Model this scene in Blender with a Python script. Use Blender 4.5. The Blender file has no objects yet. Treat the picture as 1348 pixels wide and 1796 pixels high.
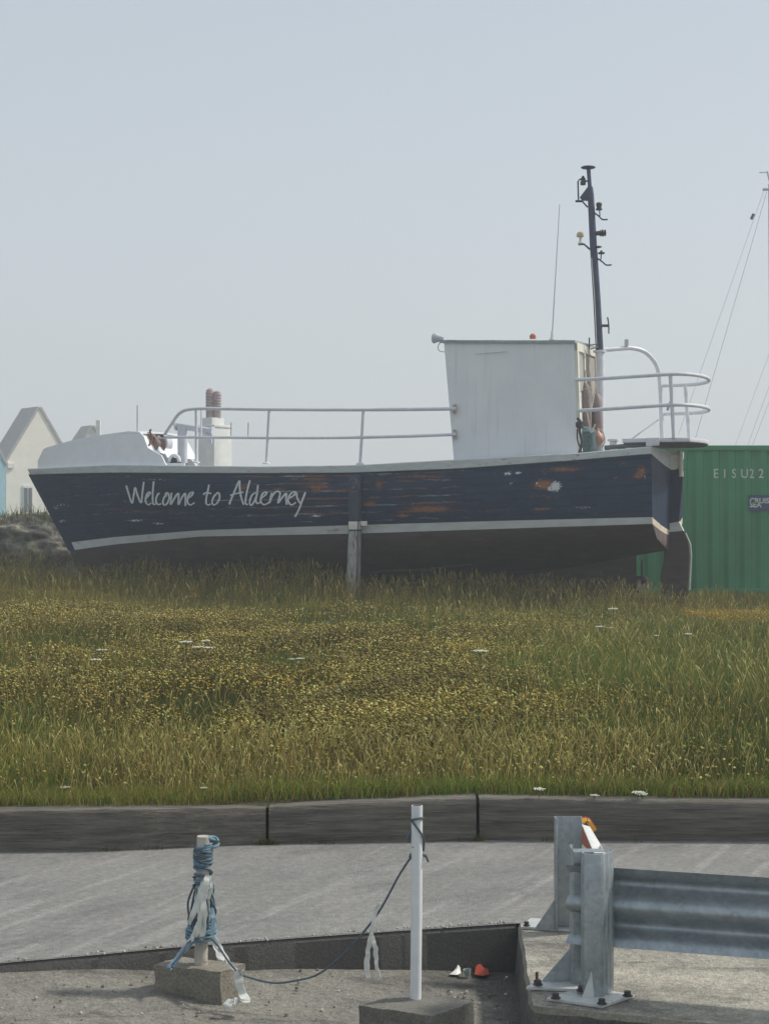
import bpy, bmesh, math, random
import numpy as np
from mathutils import Vector, Matrix, noise as mnoise
from mathutils.bvhtree import BVHTree
random.seed(7); rng = np.random.default_rng(11)
R = math.radians
scene = bpy.context.scene
C = scene.collection
F, HZ, CAMH = 2800.0, 910.0, 1.85          # focal length in photo pixels, horizon row, eye height

def P(px, py, Y):                            # point seen at photo pixel (px,py) at distance Y
    return Vector(((px-674)*Y/F, Y, CAMH+(HZ-py)*Y/F))
def P0(px, py, z=0.0):                       # the same on a horizontal plane at height z
    return P(px, py, F*(CAMH-z)/(py-HZ))
def PX(v):
    return 674+v[0]*F/v[1], HZ-(v[2]-CAMH)*F/v[1]
def lerp(a, b, t): return a+(b-a)*t
def interp(tab, x): return float(np.interp(x, [t[0] for t in tab], [t[1] for t in tab]))
def smooth(x):
    x = max(0., min(1., x)); return x*x*(3-2*x)

# ------------------------------------------------------------------ materials
class NT:
    def __init__(s, name):
        s.m = bpy.data.materials.new(name); s.m.use_nodes = True
        s.t = s.m.node_tree; s.b = s.t.nodes['Principled BSDF']
    def n(s, typ, **kw):
        nd = s.t.nodes.new(typ)
        for k, v in kw.items():
            if k in nd.inputs: nd.inputs[k].default_value = v
            else: setattr(nd, k, v)
        return nd
    def l(s, a, b): s.t.links.new(a, b)
    def coord(s, scale=(1,1,1), kind='Object', rot=(0,0,0)):
        tc = s.n('ShaderNodeTexCoord'); mp = s.n('ShaderNodeMapping')
        mp.inputs['Scale'].default_value = scale; mp.inputs['Rotation'].default_value = rot
        s.l(tc.outputs[kind], mp.inputs['Vector']); return mp.outputs['Vector']
    def along(s, ang, length, width):       # object coordinates stretched along a direction on the ground
        tc = s.n('ShaderNodeTexCoord'); mp = s.n('ShaderNodeMapping', vector_type='TEXTURE')
        mp.inputs['Scale'].default_value = (length, width, 1); mp.inputs['Rotation'].default_value = (0, 0, ang)
        s.l(tc.outputs['Object'], mp.inputs['Vector']); return mp.outputs['Vector']
    def noise(s, vec, scale, detail=4, rough=.55):
        nd = s.n('ShaderNodeTexNoise', Scale=scale, Detail=detail, Roughness=rough)
        s.l(vec, nd.inputs['Vector']); return nd.outputs['Fac']
    def ramp(s, fac, stops):
        r = s.n('ShaderNodeValToRGB'); e = r.color_ramp.elements
        while len(e) < len(stops): e.new(.5)
        for k, (p, c) in enumerate(stops):
            e[k].position = p; e[k].color = (*c, 1) if not np.isscalar(c) else (c, c, c, 1)
        s.l(fac, r.inputs['Fac']); return r.outputs['Color']
    def mix(s, fac, a, b, mode='MIX'):
        m = s.n('ShaderNodeMix', data_type='RGBA', blend_type=mode)
        for key, v in ((0, fac), (6, a), (7, b)):
            if hasattr(v, 'node'): s.l(v, m.inputs[key])
            else: m.inputs[key].default_value = v if np.isscalar(v) else (*v, 1)
        return m.outputs[2]
    def math(s, op, a, b=0., c=0.):
        m = s.n('ShaderNodeMath', operation=op)
        for k, v in enumerate((a, b, c)):
            if hasattr(v, 'node'): s.l(v, m.inputs[k])
            else: m.inputs[k].default_value = v
        return m.outputs[0]
    def step(s, v, lo, hi):
        m = s.n('ShaderNodeMapRange', interpolation_type='SMOOTHSTEP')
        s.l(v, m.inputs['Value']); m.inputs['From Min'].default_value = lo; m.inputs['From Max'].default_value = hi
        return m.outputs['Result']
    def bump(s, h, strength=.3, dist=.02):
        b = s.n('ShaderNodeBump', Strength=strength, Distance=dist); s.l(h, b.inputs['Height'])
        s.l(b.outputs['Normal'], s.b.inputs['Normal'])
    def out(s, col, rough=.7, metal=0., spec=None):
        if hasattr(col, 'node'): s.l(col, s.b.inputs['Base Color'])
        else: s.b.inputs['Base Color'].default_value = (*col, 1)
        if hasattr(rough, 'node'): s.l(rough, s.b.inputs['Roughness'])
        else: s.b.inputs['Roughness'].default_value = rough
        s.b.inputs['Metallic'].default_value = metal
        if spec is not None: s.b.inputs['Specular IOR Level'].default_value = spec
        return s.m

def simple(name, c1, c2=None, scale=8, stretch=(1,1,1), rough=.6, metal=0., bump=0., dirt=None, dscale=3, dlo=.55, dhi=.7, bdist=.01, spec=None):
    n = NT(name); v = n.coord(stretch)
    c2 = c2 or tuple(x*.75 for x in c1)
    f = n.noise(v, scale, 6)
    col = n.ramp(f, [(.3, c2), (.7, c1)])
    if dirt:
        d = n.step(n.noise(v, dscale, 8, .65), dlo, dhi); col = n.mix(d, col, dirt)
    if bump: n.bump(f, bump, bdist)
    return n.out(col, rough, metal, spec)

M = {}
M['white'] = simple('white_paint', (.78,.79,.80), (.70,.72,.74), 5, rough=.45, dirt=(.42,.40,.36), dscale=5, dlo=.66, dhi=.76)
M['white_rail'] = simple('rail_paint', (.72,.73,.77), (.60,.61,.66), 9, rough=.4, dirt=(.36,.27,.22), dscale=9, dlo=.66, dhi=.74)
M['grey_rail'] = simple('cool_grey_paint', (.56,.58,.62), (.47,.49,.54), 7, rough=.45, dirt=(.3,.25,.22), dscale=8, dlo=.68, dhi=.76)
M['mast_blue'] = simple('mast_blue_paint', (.045,.06,.12), (.03,.04,.08), 6, rough=.5)
M['dark_metal'] = simple('dark_fitting', (.05,.055,.065), (.03,.03,.04), 20, rough=.6)
M['cream'] = simple('cream_paint', (.74,.72,.62), (.62,.60,.52), 6, rough=.6)
M['glass'] = simple('window_glass', (.10,.11,.12), (.06,.07,.08), 3, rough=.12)
M['rust'] = simple('rust', (.22,.09,.04), (.12,.05,.03), 20, rough=.9)
M['brown_fender'] = simple('faded_brown', (.27,.205,.18), (.18,.135,.125), 9, rough=.7)
M['net'] = simple('blue_green_net', (.10,.17,.18), (.05,.09,.10), 25, rough=.9, bump=.6)
M['orange_buoy'] = simple('faded_orange', (.52,.27,.19), (.40,.20,.15), 8, rough=.5)
M['rope_white'] = simple('pale_rope', (.62,.60,.52), (.45,.43,.38), 40, rough=.9)
M['lens'] = simple('amber_lens', (.62,.50,.30), (.5,.4,.25), 8, rough=.3)
M['red_lens'] = simple('red_lens', (.55,.16,.06), (.4,.1,.05), 8, rough=.3)
M['antifoul'] = simple('antifouling', (.060,.045,.038), (.032,.025,.022), 3, (1,1,5), rough=.85, dirt=(.10,.066,.050), dscale=2, dlo=.52, dhi=.75)
M['navy_plain'] = simple('navy_plain', (.011,.028,.068), (.008,.020,.050), 6, rough=.55, spec=.3, dirt=(.05,.06,.08), dscale=6, dlo=.6, dhi=.8)
M['letter'] = simple('sign_white', (.76,.79,.82), (.62,.66,.70), 20, rough=.6)
M['galv'] = None
M['bolt'] = simple('dark_bolt', (.05,.048,.045), (.03,.03,.03), 60, rough=.6)
M['rope'] = simple('blue_rope', (.20,.31,.36), (.08,.15,.20), 70, rough=.9, bump=.5, bdist=.003)
M['rope_dark'] = simple('dark_blue_rope', (.10,.135,.16), (.055,.08,.10), 90, rough=.9, bump=.5, bdist=.003)
M['tape'] = simple('white_tape', (.70,.71,.66), (.52,.53,.49), 14, rough=.6, dirt=(.36,.35,.30), dscale=12, dlo=.58, dhi=.72)
M['tapeblue'] = simple('bluish_tape', (.36,.50,.58), (.26,.38,.46), 20, rough=.6)
M['stem'] = simple('flower_stem', (.10,.13,.04), (.06,.09,.03), 20, rough=.9)
M['umbel'] = simple('umbel_white', (.70,.69,.58), (.55,.54,.44), 60, rough=.9)
M['litter_white'] = simple('litter_white', (.78,.78,.75), (.6,.6,.57), 20, rough=.5)
M['litter_red'] = simple('litter_red', (.48,.09,.05), (.34,.06,.04), 20, rough=.5)
M['litter_clear'] = simple('litter_clear', (.33,.38,.35), (.24,.28,.26), 20, rough=.3)
M['orange'] = simple('orange_plastic', (.46,.10,.035), (.30,.06,.03), 9, rough=.5)
M['amber'] = simple('amber_plastic', (.85,.42,.04), (.65,.28,.03), 9, rough=.35)
M['blue_sign'] = simple('blue_panel', (.045,.08,.17), (.03,.055,.12), 9, rough=.5)
M['roof'] = simple('slate_roof', (.42,.41,.405), (.35,.345,.34), 3, rough=.8)
M['render_cream'] = simple('cream_render', (.88,.85,.75), (.80,.77,.67), 2, rough=.9)
M['render_white'] = simple('white_render', (.78,.79,.75), (.66,.67,.64), 3, rough=.9)
M['render_blue'] = simple('blue_render', (.34,.60,.70), (.30,.54,.63), 2, rough=.9)
M['hazed_terracotta'] = simple('hazed_terracotta', (.40,.31,.31), (.31,.235,.235), 6, rough=.9)  # distance haze mixed into the pot colour, paler and greyer than bare clay
M['alu'] = simple('mast_alloy', (.48,.50,.52), (.4,.42,.44), 3, rough=.4)
M['wire'] = simple('wire', (.34,.35,.37), (.27,.28,.30), 30, rough=.5)

def galv():
    n = NT('galvanised_steel'); v = n.coord((1,1,1))
    a = n.noise(v, 9, 8, .7); vo = n.n('ShaderNodeTexVoronoi', Scale=55.); n.l(v, vo.inputs['Vector'])
    col = n.ramp(a, [(.25, (.25,.285,.305)), (.5, (.36,.40,.42)), (.8, (.47,.51,.53))])
    sp = n.n('ShaderNodeSeparateColor'); n.l(vo.outputs['Color'], sp.inputs['Color'])
    col = n.mix(.16, col, n.ramp(sp.outputs[0], [(0, .2), (1, .8)]), 'OVERLAY')
    v2 = n.coord((14,14,.9)); st = n.step(n.noise(v2, 2.2, 5, .6), .56, .74)
    col = n.mix(n.math('MULTIPLY', st, .45), col, (.19,.205,.215))
    ro = n.math('MULTIPLY_ADD', a, .35, .28)
    return n.out(col, ro, .65)
M['galv'] = galv()

def concrete(name, c1, c2, stain, speck=.5, scale=3., bscale=60, seed=0.):
    n = NT(name); v = n.coord()
    big = n.noise(v, scale, 8, .62); fine = n.noise(v, bscale, 4, .7)
    col = n.ramp(big, [(.3, c2), (.68, c1)])
    st = n.step(n.noise(v, scale*.55, 9, .7), .52, .72)
    col = n.mix(n.math('MULTIPLY', st, .7), col, stain)
    col = n.mix(speck, col, n.ramp(fine, [(.30, .18), (.5, .5), (.72, .85)]), 'OVERLAY')
    n.bump(n.math('ADD', fine, n.math('MULTIPLY', big, .8)), .55, .012)
    return n, col
n, col = concrete('block_concrete', (.27,.245,.195), (.19,.175,.145), (.13,.12,.10), .55, 6, 90)
M['block'] = n.out(col, .95)
n, col = concrete('dark_block_concrete', (.20,.19,.16), (.13,.125,.11), (.08,.08,.07), .5, 6, 90)
M['block_dark'] = n.out(col, .95)
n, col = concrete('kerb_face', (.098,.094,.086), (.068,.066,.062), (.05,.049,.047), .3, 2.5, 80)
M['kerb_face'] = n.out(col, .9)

def road_mat():
    n = NT('worn_road'); v = n.coord()
    big = n.noise(v, .9, 6, .6); mid = n.noise(n.along(R(52), 1.1, .45), 1.3, 7, .62)
    fine = n.noise(v, 95, 3, .75); gr = n.noise(v, 24, 4, .75)
    col = n.ramp(big, [(.32, (.160,.157,.148)), (.66, (.222,.217,.203))])
    col = n.mix(n.math('MULTIPLY', n.step(mid, .48, .68), .55), col, (.26,.25,.235))
    sw = n.noise(n.along(R(64), 1.6, .11), 1.0, 4, .55)
    col = n.mix(n.math('MULTIPLY', n.step(sw, .52, .66), .50), col, (.31,.30,.28))
    dk = n.noise(n.along(R(40), 1., .5), 1.7, 7, .68)
    col = n.mix(n.math('MULTIPLY', n.step(dk, .50, .68), .55), col, (.11,.11,.11))
    col = n.mix(.5, col, n.ramp(fine, [(.30, .22), (.5, .5), (.70, .84)]), 'OVERLAY')
    col = n.mix(.45, col, n.ramp(gr, [(.32, .25), (.5, .5), (.68, .78)]), 'OVERLAY')
    # hairline joint across the lane
    sx = n.n('ShaderNodeSeparateXYZ'); n.l(v, sx.inputs[0])
    d = n.math('ABSOLUTE', n.math('SUBTRACT', n.math('ADD', sx.outputs[1], n.math('MULTIPLY', n.noise(v, 5, 4), .05)),
               n.math('MULTIPLY_ADD', sx.outputs[0], .06, 8.16)))
    ln = n.math('MULTIPLY', n.math('SUBTRACT', 1., n.step(d, .003, .011)), n.step(n.noise(v, 1.3, 3), .40, .55))
    col = n.mix(n.math('MULTIPLY', ln, .6), col, (.09,.09,.09))
    n.bump(n.math('ADD', fine, gr), .5, .006)
    return n.out(col, .9)
M['road'] = road_mat()

def yard_mat(name, sandy):
    n = NT(name); v = n.coord()
    big = n.noise(v, 2.2, 9, .66); fine = n.noise(v, 85, 4, .75); gr = n.noise(v, 30, 4, .7)
    col = n.ramp(big, [(.30, (.155,.148,.128)), (.5, (.215,.203,.172) if not sandy else (.33,.31,.26)), (.7, (.45,.42,.35) if sandy else (.265,.25,.212))])
    dk = n.noise(n.coord((1.1,2.6,1), rot=(0,0,.15)), 2.3, 8, .68)
    col = n.mix(n.math('MULTIPLY', n.step(dk, .51, .66), .80 if not sandy else .6), col, (.095,.09,.085))
    if not sandy:      # dark damp silt gathered in the low corner
        sx = n.n('ShaderNodeSeparateXYZ'); n.l(n.n('ShaderNodeNewGeometry').outputs['Position'], sx.inputs[0])
        dmp = n.step(n.math('ADD', n.math('ADD', sx.outputs[0], n.math('MULTIPLY', sx.outputs[1], .55)), n.math('MULTIPLY', n.noise(v, 4, 6, .7), .9)), 4.40, 4.75)
        col = n.mix(n.math('MULTIPLY', dmp, .75), col, (.070,.067,.060))
    col = n.mix(.6, col, n.ramp(fine, [(.28, .15), (.5, .5), (.72, .9)]), 'OVERLAY')
    col = n.mix(.45, col, n.ramp(gr, [(.30, .2), (.5, .5), (.70, .82)]), 'OVERLAY')
    n.bump(n.math('ADD', fine, n.math('MULTIPLY', gr, 1.4)), .8, .012)
    return n.out(col, .95)
M['yard'] = yard_mat('dusty_yard', False)
M['apron'] = yard_mat('sandy_concrete', True)

def sleeper_mat():
    n = NT('weathered_timber'); v = n.coord((.55,6,9))
    g = n.noise(v, 3.2, 9, .66); f2 = n.noise(n.coord((1.4,20,34)), 2.5, 6, .7)
    col = n.ramp(g, [(.30, (.070,.062,.050)), (.5, (.165,.150,.124)), (.70, (.27,.248,.208))])
    col = n.mix(n.math('MULTIPLY', n.step(f2, .56, .70), .6), col, (.30,.285,.25))
    col = n.mix(n.math('MULTIPLY', n.step(n.noise(n.coord((.5,22,34)), 3, 7, .7), .62, .67), .75), col, (.02,.019,.017))
    n.bump(n.math('ADD', g, f2), .9, .03)
    return n.out(col, .9)
M['sleeper'] = sleeper_mat()

def soil_mat():
    n = NT('meadow_soil'); v = n.coord()
    col = n.ramp(n.noise(v, 2.5, 8, .7), [(.3, (.040,.046,.018)), (.55, (.075,.07,.030)), (.75, (.11,.09,.045))])
    n.bump(n.noise(v, 20, 5), 1., .05)
    return n.out(col, 1.)
M['soil'] = soil_mat()

def grass_mat():
    n = NT('grass_blades'); a = n.n('ShaderNodeAttribute', attribute_name='col')
    n.out(a.outputs['Color'], .75, spec=.25)
    tr = n.n('ShaderNodeBsdfTranslucent'); n.l(a.outputs['Color'], tr.inputs['Color'])
    mx = n.n('ShaderNodeMixShader', Fac=.36); n.l(n.b.outputs[0], mx.inputs[1]); n.l(tr.outputs[0], mx.inputs[2])
    n.l(mx.outputs[0], n.t.nodes['Material Output'].inputs['Surface'])
    return n.m
M['grass'] = grass_mat()

def rock_mat():
    n = NT('dark_rock'); v = n.coord()
    g = n.noise(v, 1.8, 10, .72)
    col = n.ramp(g, [(.36, (.025,.027,.025)), (.5, (.11,.107,.09)), (.62, (.32,.295,.23))])
    col = n.mix(n.math('MULTIPLY', n.step(n.noise(v, 2.6, 6), .55, .68), .7), col, (.060,.068,.026))
    n.bump(g, 1., .15)
    return n.out(col, .95)
M['rock'] = rock_mat()

def hull_mat():
    n = NT('peeling_navy'); uv = n.n('ShaderNodeUVMap'); uv.uv_map = 'UVMap'
    def mp(sx, sy):
        m = n.n('ShaderNodeMapping'); m.inputs['Scale'].default_value = (sx, sy, 1); n.l(uv.outputs[0], m.inputs[0]); return m.outputs[0]
    at = n.n('ShaderNodeAttribute', attribute_name='peel'); sp = n.n('ShaderNodeSeparateColor'); n.l(at.outputs['Color'], sp.inputs[0])
    orange, white, zone = sp.outputs[0], sp.outputs[1], sp.outputs[2]
    navy = n.ramp(n.noise(mp(1.2, 2.5), 2.2, 7, .6), [(.3, (.004,.021,.052)), (.55, (.006,.032,.076)), (.8, (.020,.055,.105))])
    # plank seams
    su = n.n('ShaderNodeSeparateXYZ'); n.l(uv.outputs[0], su.inputs[0])
    wob = n.math('MULTIPLY', n.noise(mp(.8, 1.), 1.5, 2), .03)
    pl = n.math('FRACT', n.math('MULTIPLY', n.math('ADD', su.outputs[1], wob), 7.0))
    seam = n.math('SUBTRACT', 1., n.step(n.math('ABSOLUTE', n.math('SUBTRACT', pl, .5)), .02, .07))
    navy = n.mix(n.math('MULTIPLY', seam, .55), navy, (.006,.010,.022))
    # long faint chalky streaks
    s1 = n.noise(mp(.7, 30), 3.0, 7, .7)
    navy = n.mix(n.math('MULTIPLY', n.step(s1, .58, .74), .5), navy, (.075,.085,.115))
    # flaked seams: thin broken lines that follow the planks
    nearseam = n.math('SUBTRACT', 1., n.step(n.math('ABSOLUTE', n.math('SUBTRACT', pl, .5)), .06, .22))
    brk = n.noise(mp(2.4, 26), 1.3, 8, .72)
    thin = n.step(n.math('ADD', brk, n.math('MULTIPLY', n.math('MULTIPLY', nearseam, zone), .26)), .675, .715)
    tcol = n.ramp(n.noise(mp(1.3, 3), 1.6, 3), [(.44, (.26,.105,.045)), (.52, (.17,.095,.07)), (.57, (.30,.30,.31))])
    col = n.mix(n.math('MULTIPLY', thin, .8), navy, tcol)
    rag = n.noise(mp(9, 64), 1.8, 9, .8)
    om = n.step(n.math('ADD', n.math('MULTIPLY', orange, .98), n.math('MULTIPLY', n.math('SUBTRACT', rag, .5), 5.0)), .46, .56)
    ocol = n.ramp(n.noise(mp(9, 30), 2, 6, .7), [(.3, (.11,.045,.03)), (.5, (.30,.115,.045)), (.7, (.50,.23,.07))])
    col = n.mix(n.math('MULTIPLY', om, .92), col, ocol)
    wm = n.step(n.math('ADD', n.math('MULTIPLY', white, .85), n.math('MULTIPLY', n.math('SUBTRACT', n.noise(mp(14, 26), 1.6, 8, .75), .5), 2.6)), .46, .54)
    col = n.mix(wm, col, (.70,.72,.72))
    n.bump(n.math('ADD', n.math('MULTIPLY', seam, -1.), n.math('MULTIPLY', om, -.6)), .5, .012)
    return n.out(col, .55, 0., .28)
M['hull_navy'] = hull_mat()
M['stripe'] = simple('boot_stripe', (.62,.64,.63), (.50,.52,.51), 4, (1,1,3), rough=.6, dirt=(.33,.24,.17), dscale=2.6, dlo=.60, dhi=.72)
M['gunwale'] = simple('gunwale_paint', (.62,.65,.66), (.50,.53,.54), 5, (1,1,4), rough=.6, dirt=(.22,.24,.25), dscale=7, dlo=.60, dhi=.70)
M['leg_wood'] = simple('flaking_leg_wood', (.46,.45,.42), (.22,.21,.19), 7, (9,9,1.1), rough=.9, dirt=(.15,.075,.07), dscale=5, dlo=.52, dhi=.62)
M['transom_warm'] = simple('worn_transom_stripe', (.75,.70,.58), (.62,.50,.33), 6, rough=.6, dirt=(.32,.2,.1), dscale=8, dlo=.55, dhi=.7)
M['container'] = simple('green_container', (.050,.265,.115), (.038,.215,.090), 1.5, rough=.5, dirt=(.085,.27,.15), dscale=1.2, dlo=.52, dhi=.75)

# ------------------------------------------------------------------ mesh building
ORG = {}
class MB:
    def __init__(s): s.v = []; s.f = []; s.mi = []
    def add(s, vs, fs, mi=0):
        o = len(s.v); s.v += [Vector(v) for v in vs]
        for f in fs: s.f.append([i+o for i in f]); s.mi.append(mi)
        return s
    def hexa(s, p, mi=0):
        return s.add(p, [(0,3,2,1),(4,5,6,7),(0,1,5,4),(1,2,6,5),(2,3,7,6),(3,0,4,7)], mi)
    def box(s, c, size, rot=None, mi=0):
        h = [x/2 for x in size]; q = [(-1,-1,-1),(1,-1,-1),(1,1,-1),(-1,1,-1),(-1,-1,1),(1,-1,1),(1,1,1),(-1,1,1)]
        m = rot or Matrix.Identity(3)
        return s.hexa([Vector(c)+m@Vector((a*h[0], b*h[1], d*h[2])) for a, b, d in q], mi)
    def prism(s, poly, off, mi=0):
        n = len(poly); a = [Vector(p) for p in poly]; b = [p+Vector(off) for p in a]
        return s.add(a+b, [tuple(range(n)), tuple(range(2*n-1, n-1, -1))]+[(i, (i+1)%n, n+(i+1)%n, n+i) for i in range(n)], mi)
    def loft(s, rings, closed=True, caps=True, mi=0):
        k = len(rings[0]); fs = []
        for i in range(len(rings)-1):
            for j in range(k if closed else k-1):
                fs.append((i*k+j, i*k+(j+1)%k, (i+1)*k+(j+1)%k, (i+1)*k+j))
        if caps and closed: fs += [tuple(range(k)), tuple(range(len(rings)*k-1, (len(rings)-1)*k-1, -1))]
        return s.add([v for r in rings for v in r], fs, mi)
    def tube(s, path, r, n=10, mi=0, caps=True):
        path = [Vector(p) for p in path]; rings = []
        t0 = (path[1]-path[0]).normalized()
        up = Vector((0,0,1)) if abs(t0.z) < .9 else Vector((1,0,0))
        u = t0.cross(up).normalized()
        for i, p in enumerate(path):
            t = (path[min(i+1, len(path)-1)]-path[max(i-1, 0)]).normalized()
            u = (u-t*u.dot(t)).normalized(); w = t.cross(u)
            rr = r[i] if hasattr(r, '__len__') else r
            rings.append([p+(u*math.cos(a)+w*math.sin(a))*rr for a in (2*math.pi*k/n for k in range(n))])
        return s.loft(rings, True, caps, mi)
    def strip(s, path, w, side, th=.0015, mi=0):           # thin flat band swept along a path
        path = [Vector(p) for p in path]; rings = []
        for i, p in enumerate(path):
            t = (path[min(i+1, len(path)-1)]-path[max(i-1, 0)]).normalized()
            sd = Vector(side[i] if isinstance(side, list) else side); sd = (sd-t*sd.dot(t)).normalized(); nn = t.cross(sd)
            ww = w[i] if hasattr(w, '__len__') else w
            rings.append([p-sd*ww/2-nn*th, p+sd*ww/2-nn*th, p+sd*ww/2+nn*th, p-sd*ww/2+nn*th])
        return s.loft(rings, True, True, mi)
    def lathe(s, c, prof, n=16, axis=(0,0,1), mi=0):
        c = Vector(c); q = Vector((0,0,1)).rotation_difference(Vector(axis))
        return s.loft([[c+q@Vector((r*math.cos(2*math.pi*k/n), r*math.sin(2*math.pi*k/n), z)) for k in range(n)] for z, r in prof], True, True, mi)
    def build(s, name, mats, parent=None, bevel=0., angle=35, recalc=True):
        if parent is not None: org = ORG[parent.name]
        else:
            lo = [min(v[i] for v in s.v) for i in range(3)]; hi = [max(v[i] for v in s.v) for i in range(3)]
            org = Vector(((lo[0]+hi[0])/2, (lo[1]+hi[1])/2, lo[2]))
        me = bpy.data.meshes.new(name); me.from_pydata([v-org for v in s.v], [], s.f)
        for m in (mats if isinstance(mats, (list, tuple)) else [mats]): me.materials.append(m)
        me.polygons.foreach_set('material_index', s.mi)
        bm = bmesh.new(); bm.from_mesh(me)
        if recalc: bmesh.ops.recalc_face_normals(bm, faces=bm.faces)
        if bevel:
            es = [e for e in bm.edges if len(e.link_faces) == 2 and e.calc_face_angle() > R(25)]
            bmesh.ops.bevel(bm, geom=es, offset=bevel, segments=2, profile=.6, affect='EDGES', clamp_overlap=True)
        bm.to_mesh(me); bm.free()
        me.polygons.foreach_set('use_smooth', [True]*len(me.polygons)); me.set_sharp_from_angle(angle=R(angle))
        o = bpy.data.objects.new(name, me); C.objects.link(o)
        if parent is not None: o.parent = parent; ORG[o.name] = org
        else: o.location = org; ORG[o.name] = org
        return o
def tag(o, label=None, cat=None, group=None, kind=None):
    for k, v in (('label', label), ('category', cat), ('group', group), ('kind', kind)):
        if v: o[k] = v
    return o
def thing(name, loc, label, cat, group=None):
    o = bpy.data.objects.new(name, None); o.location = loc; o.empty_display_size = .2; C.objects.link(o); ORG[o.name] = Vector(loc)
    return tag(o, label, cat, group)
def spline(pts, n=8):
    pts = [Vector(p) for p in pts]; out = []
    for i in range(len(pts)-1):
        p0 = pts[max(i-1, 0)]; p1 = pts[i]; p2 = pts[i+1]; p3 = pts[min(i+2, len(pts)-1)]
        for k in range(n):
            t = k/n
            out.append(.5*((2*p1)+(p2-p0)*t+(2*p0-5*p1+4*p2-p3)*t*t+(3*p1-p0-3*p2+p3)*t**3))
    return out+[pts[-1]]
def wobble(o, amp, scale, seed=0):
    for v in o.data.vertices:
        w = v.co+Vector((seed*7.1, seed*3.3, seed)); v.co += amp*mnoise.noise_vector(w*scale)

# ------------------------------------------------------------------ camera
cam = bpy.data.cameras.new('camera'); co = bpy.data.objects.new('camera', cam); C.objects.link(co)
co.location = (0, 0, CAMH); co.rotation_euler = (R(90), 0, 0)
cam.sensor_fit = 'HORIZONTAL'; cam.sensor_width = 36; cam.lens = 36*F/1348; cam.shift_y = -(898-HZ)/1348*1.0
cam.clip_start = .05; cam.clip_end = 2000; scene.camera = co

# ------------------------------------------------------------------ ground
def zmeadow(X, Y):
    X = np.asarray(X, float); Y = np.asarray(Y, float)
    t = np.clip((Y-9.0)/13., 0, 1)
    z = .225+.36*(1-np.exp(-np.maximum(Y-9.0, 0)/5.5))
    z = z-.017*np.clip(X, -8, 9)*t-.07*np.clip((X-1.5)/3, 0, 1)*t
    z = z+.035*np.sin(X*1.3+.4*Y)*np.clip((Y-9.3)/2, 0, 1)+.025*np.sin(2.1*X-1.1*Y+1.)*np.clip((Y-9.3)/2, 0, 1)
    return z
def grid(name, xs, ys, zf, mat, kind):
    X, Y = np.meshgrid(xs, ys); Z = zf(X, Y); nx = len(xs)
    vs = [Vector(p) for p in zip(X.ravel(), Y.ravel(), Z.ravel())]
    fs = [(j*nx+i, j*nx+i+1, (j+1)*nx+i+1, (j+1)*nx+i) for j in range(len(ys)-1) for i in range(nx-1)]
    m = MB(); m.add(vs, fs); o = m.build(name, mat, recalc=False); return tag(o, kind=kind)
# timber line (pixels of its foot), used by road and meadow alike
FOOT = [(-1500,1499),(205,1493),(468,1481),(836,1474.5),(1348,1477),(3200,1480)]
foot = [P0(*p) for p in FOOT]
def yfoot(X): return np.interp(X, [p.x for p in foot], [p.y for p in foot])
xs = np.concatenate([np.linspace(-170,-16,16), np.linspace(-14,14,57), np.linspace(16,170,16)])
us = np.concatenate([np.linspace(0,1,45)**1.3*21, [26,34,46,62,85,120,165]])
X, U = np.meshgrid(xs, us); Y = yfoot(X)+.06+U
Z = np.where(U > 0, zmeadow(X, Y), .20)
m = MB(); nx = len(xs)
m.add(list(zip(X.ravel(), Y.ravel(), Z.ravel())), [(j*nx+i, j*nx+i+1, (j+1)*nx+i+1, (j+1)*nx+i) for j in range(len(us)-1) for i in range(nx-1)])
tag(m.build('meadow', M['soil'], recalc=False), kind='structure')

edge = [Vector((-30, 2.1, 0)), P0(-600,1748), P0(-150,1702), P0(0,1690), P0(150,1677), P0(300,1663), P0(450,1651), P0(600,1640), P0(750,1630), P0(905,1620)]
back = Vector((.62, 7.30, 0)); front = P0(935, 1765)
m = MB()
low = edge+[Vector((30, 7.30, 0))]
ups = []
for p in low: ups.append(Vector((p.x*1.25, float(yfoot(p.x*1.25))+.10, 0)))
# the road as a fine strip between the drop and the timbers, with a slight crown
rows = 10
rings = [[lerp(a, b, k/rows) for a, b in zip(low, ups)] for k in range(rows+1)]
m.loft(rings, closed=False)
tag(m.build('road', M['road'], recalc=True), kind='structure')
# dark drop below the road edge
def zyard(X, Y=0): return -.205*np.clip((np.asarray(X, float)+1.72)/2.3, 0, 1)**.85-.012*np.clip(7.2-np.asarray(Y, float), 0, 2.5)
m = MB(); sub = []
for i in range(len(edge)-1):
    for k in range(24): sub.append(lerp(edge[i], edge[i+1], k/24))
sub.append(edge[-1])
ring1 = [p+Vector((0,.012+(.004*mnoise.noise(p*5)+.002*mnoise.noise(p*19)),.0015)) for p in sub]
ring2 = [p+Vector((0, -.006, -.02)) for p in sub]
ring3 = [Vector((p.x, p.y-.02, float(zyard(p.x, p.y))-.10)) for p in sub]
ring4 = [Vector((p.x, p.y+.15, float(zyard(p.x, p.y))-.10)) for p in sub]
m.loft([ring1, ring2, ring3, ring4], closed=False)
tag(m.build('road_edge', M['kerb_face'], recalc=True), kind='structure')
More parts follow.
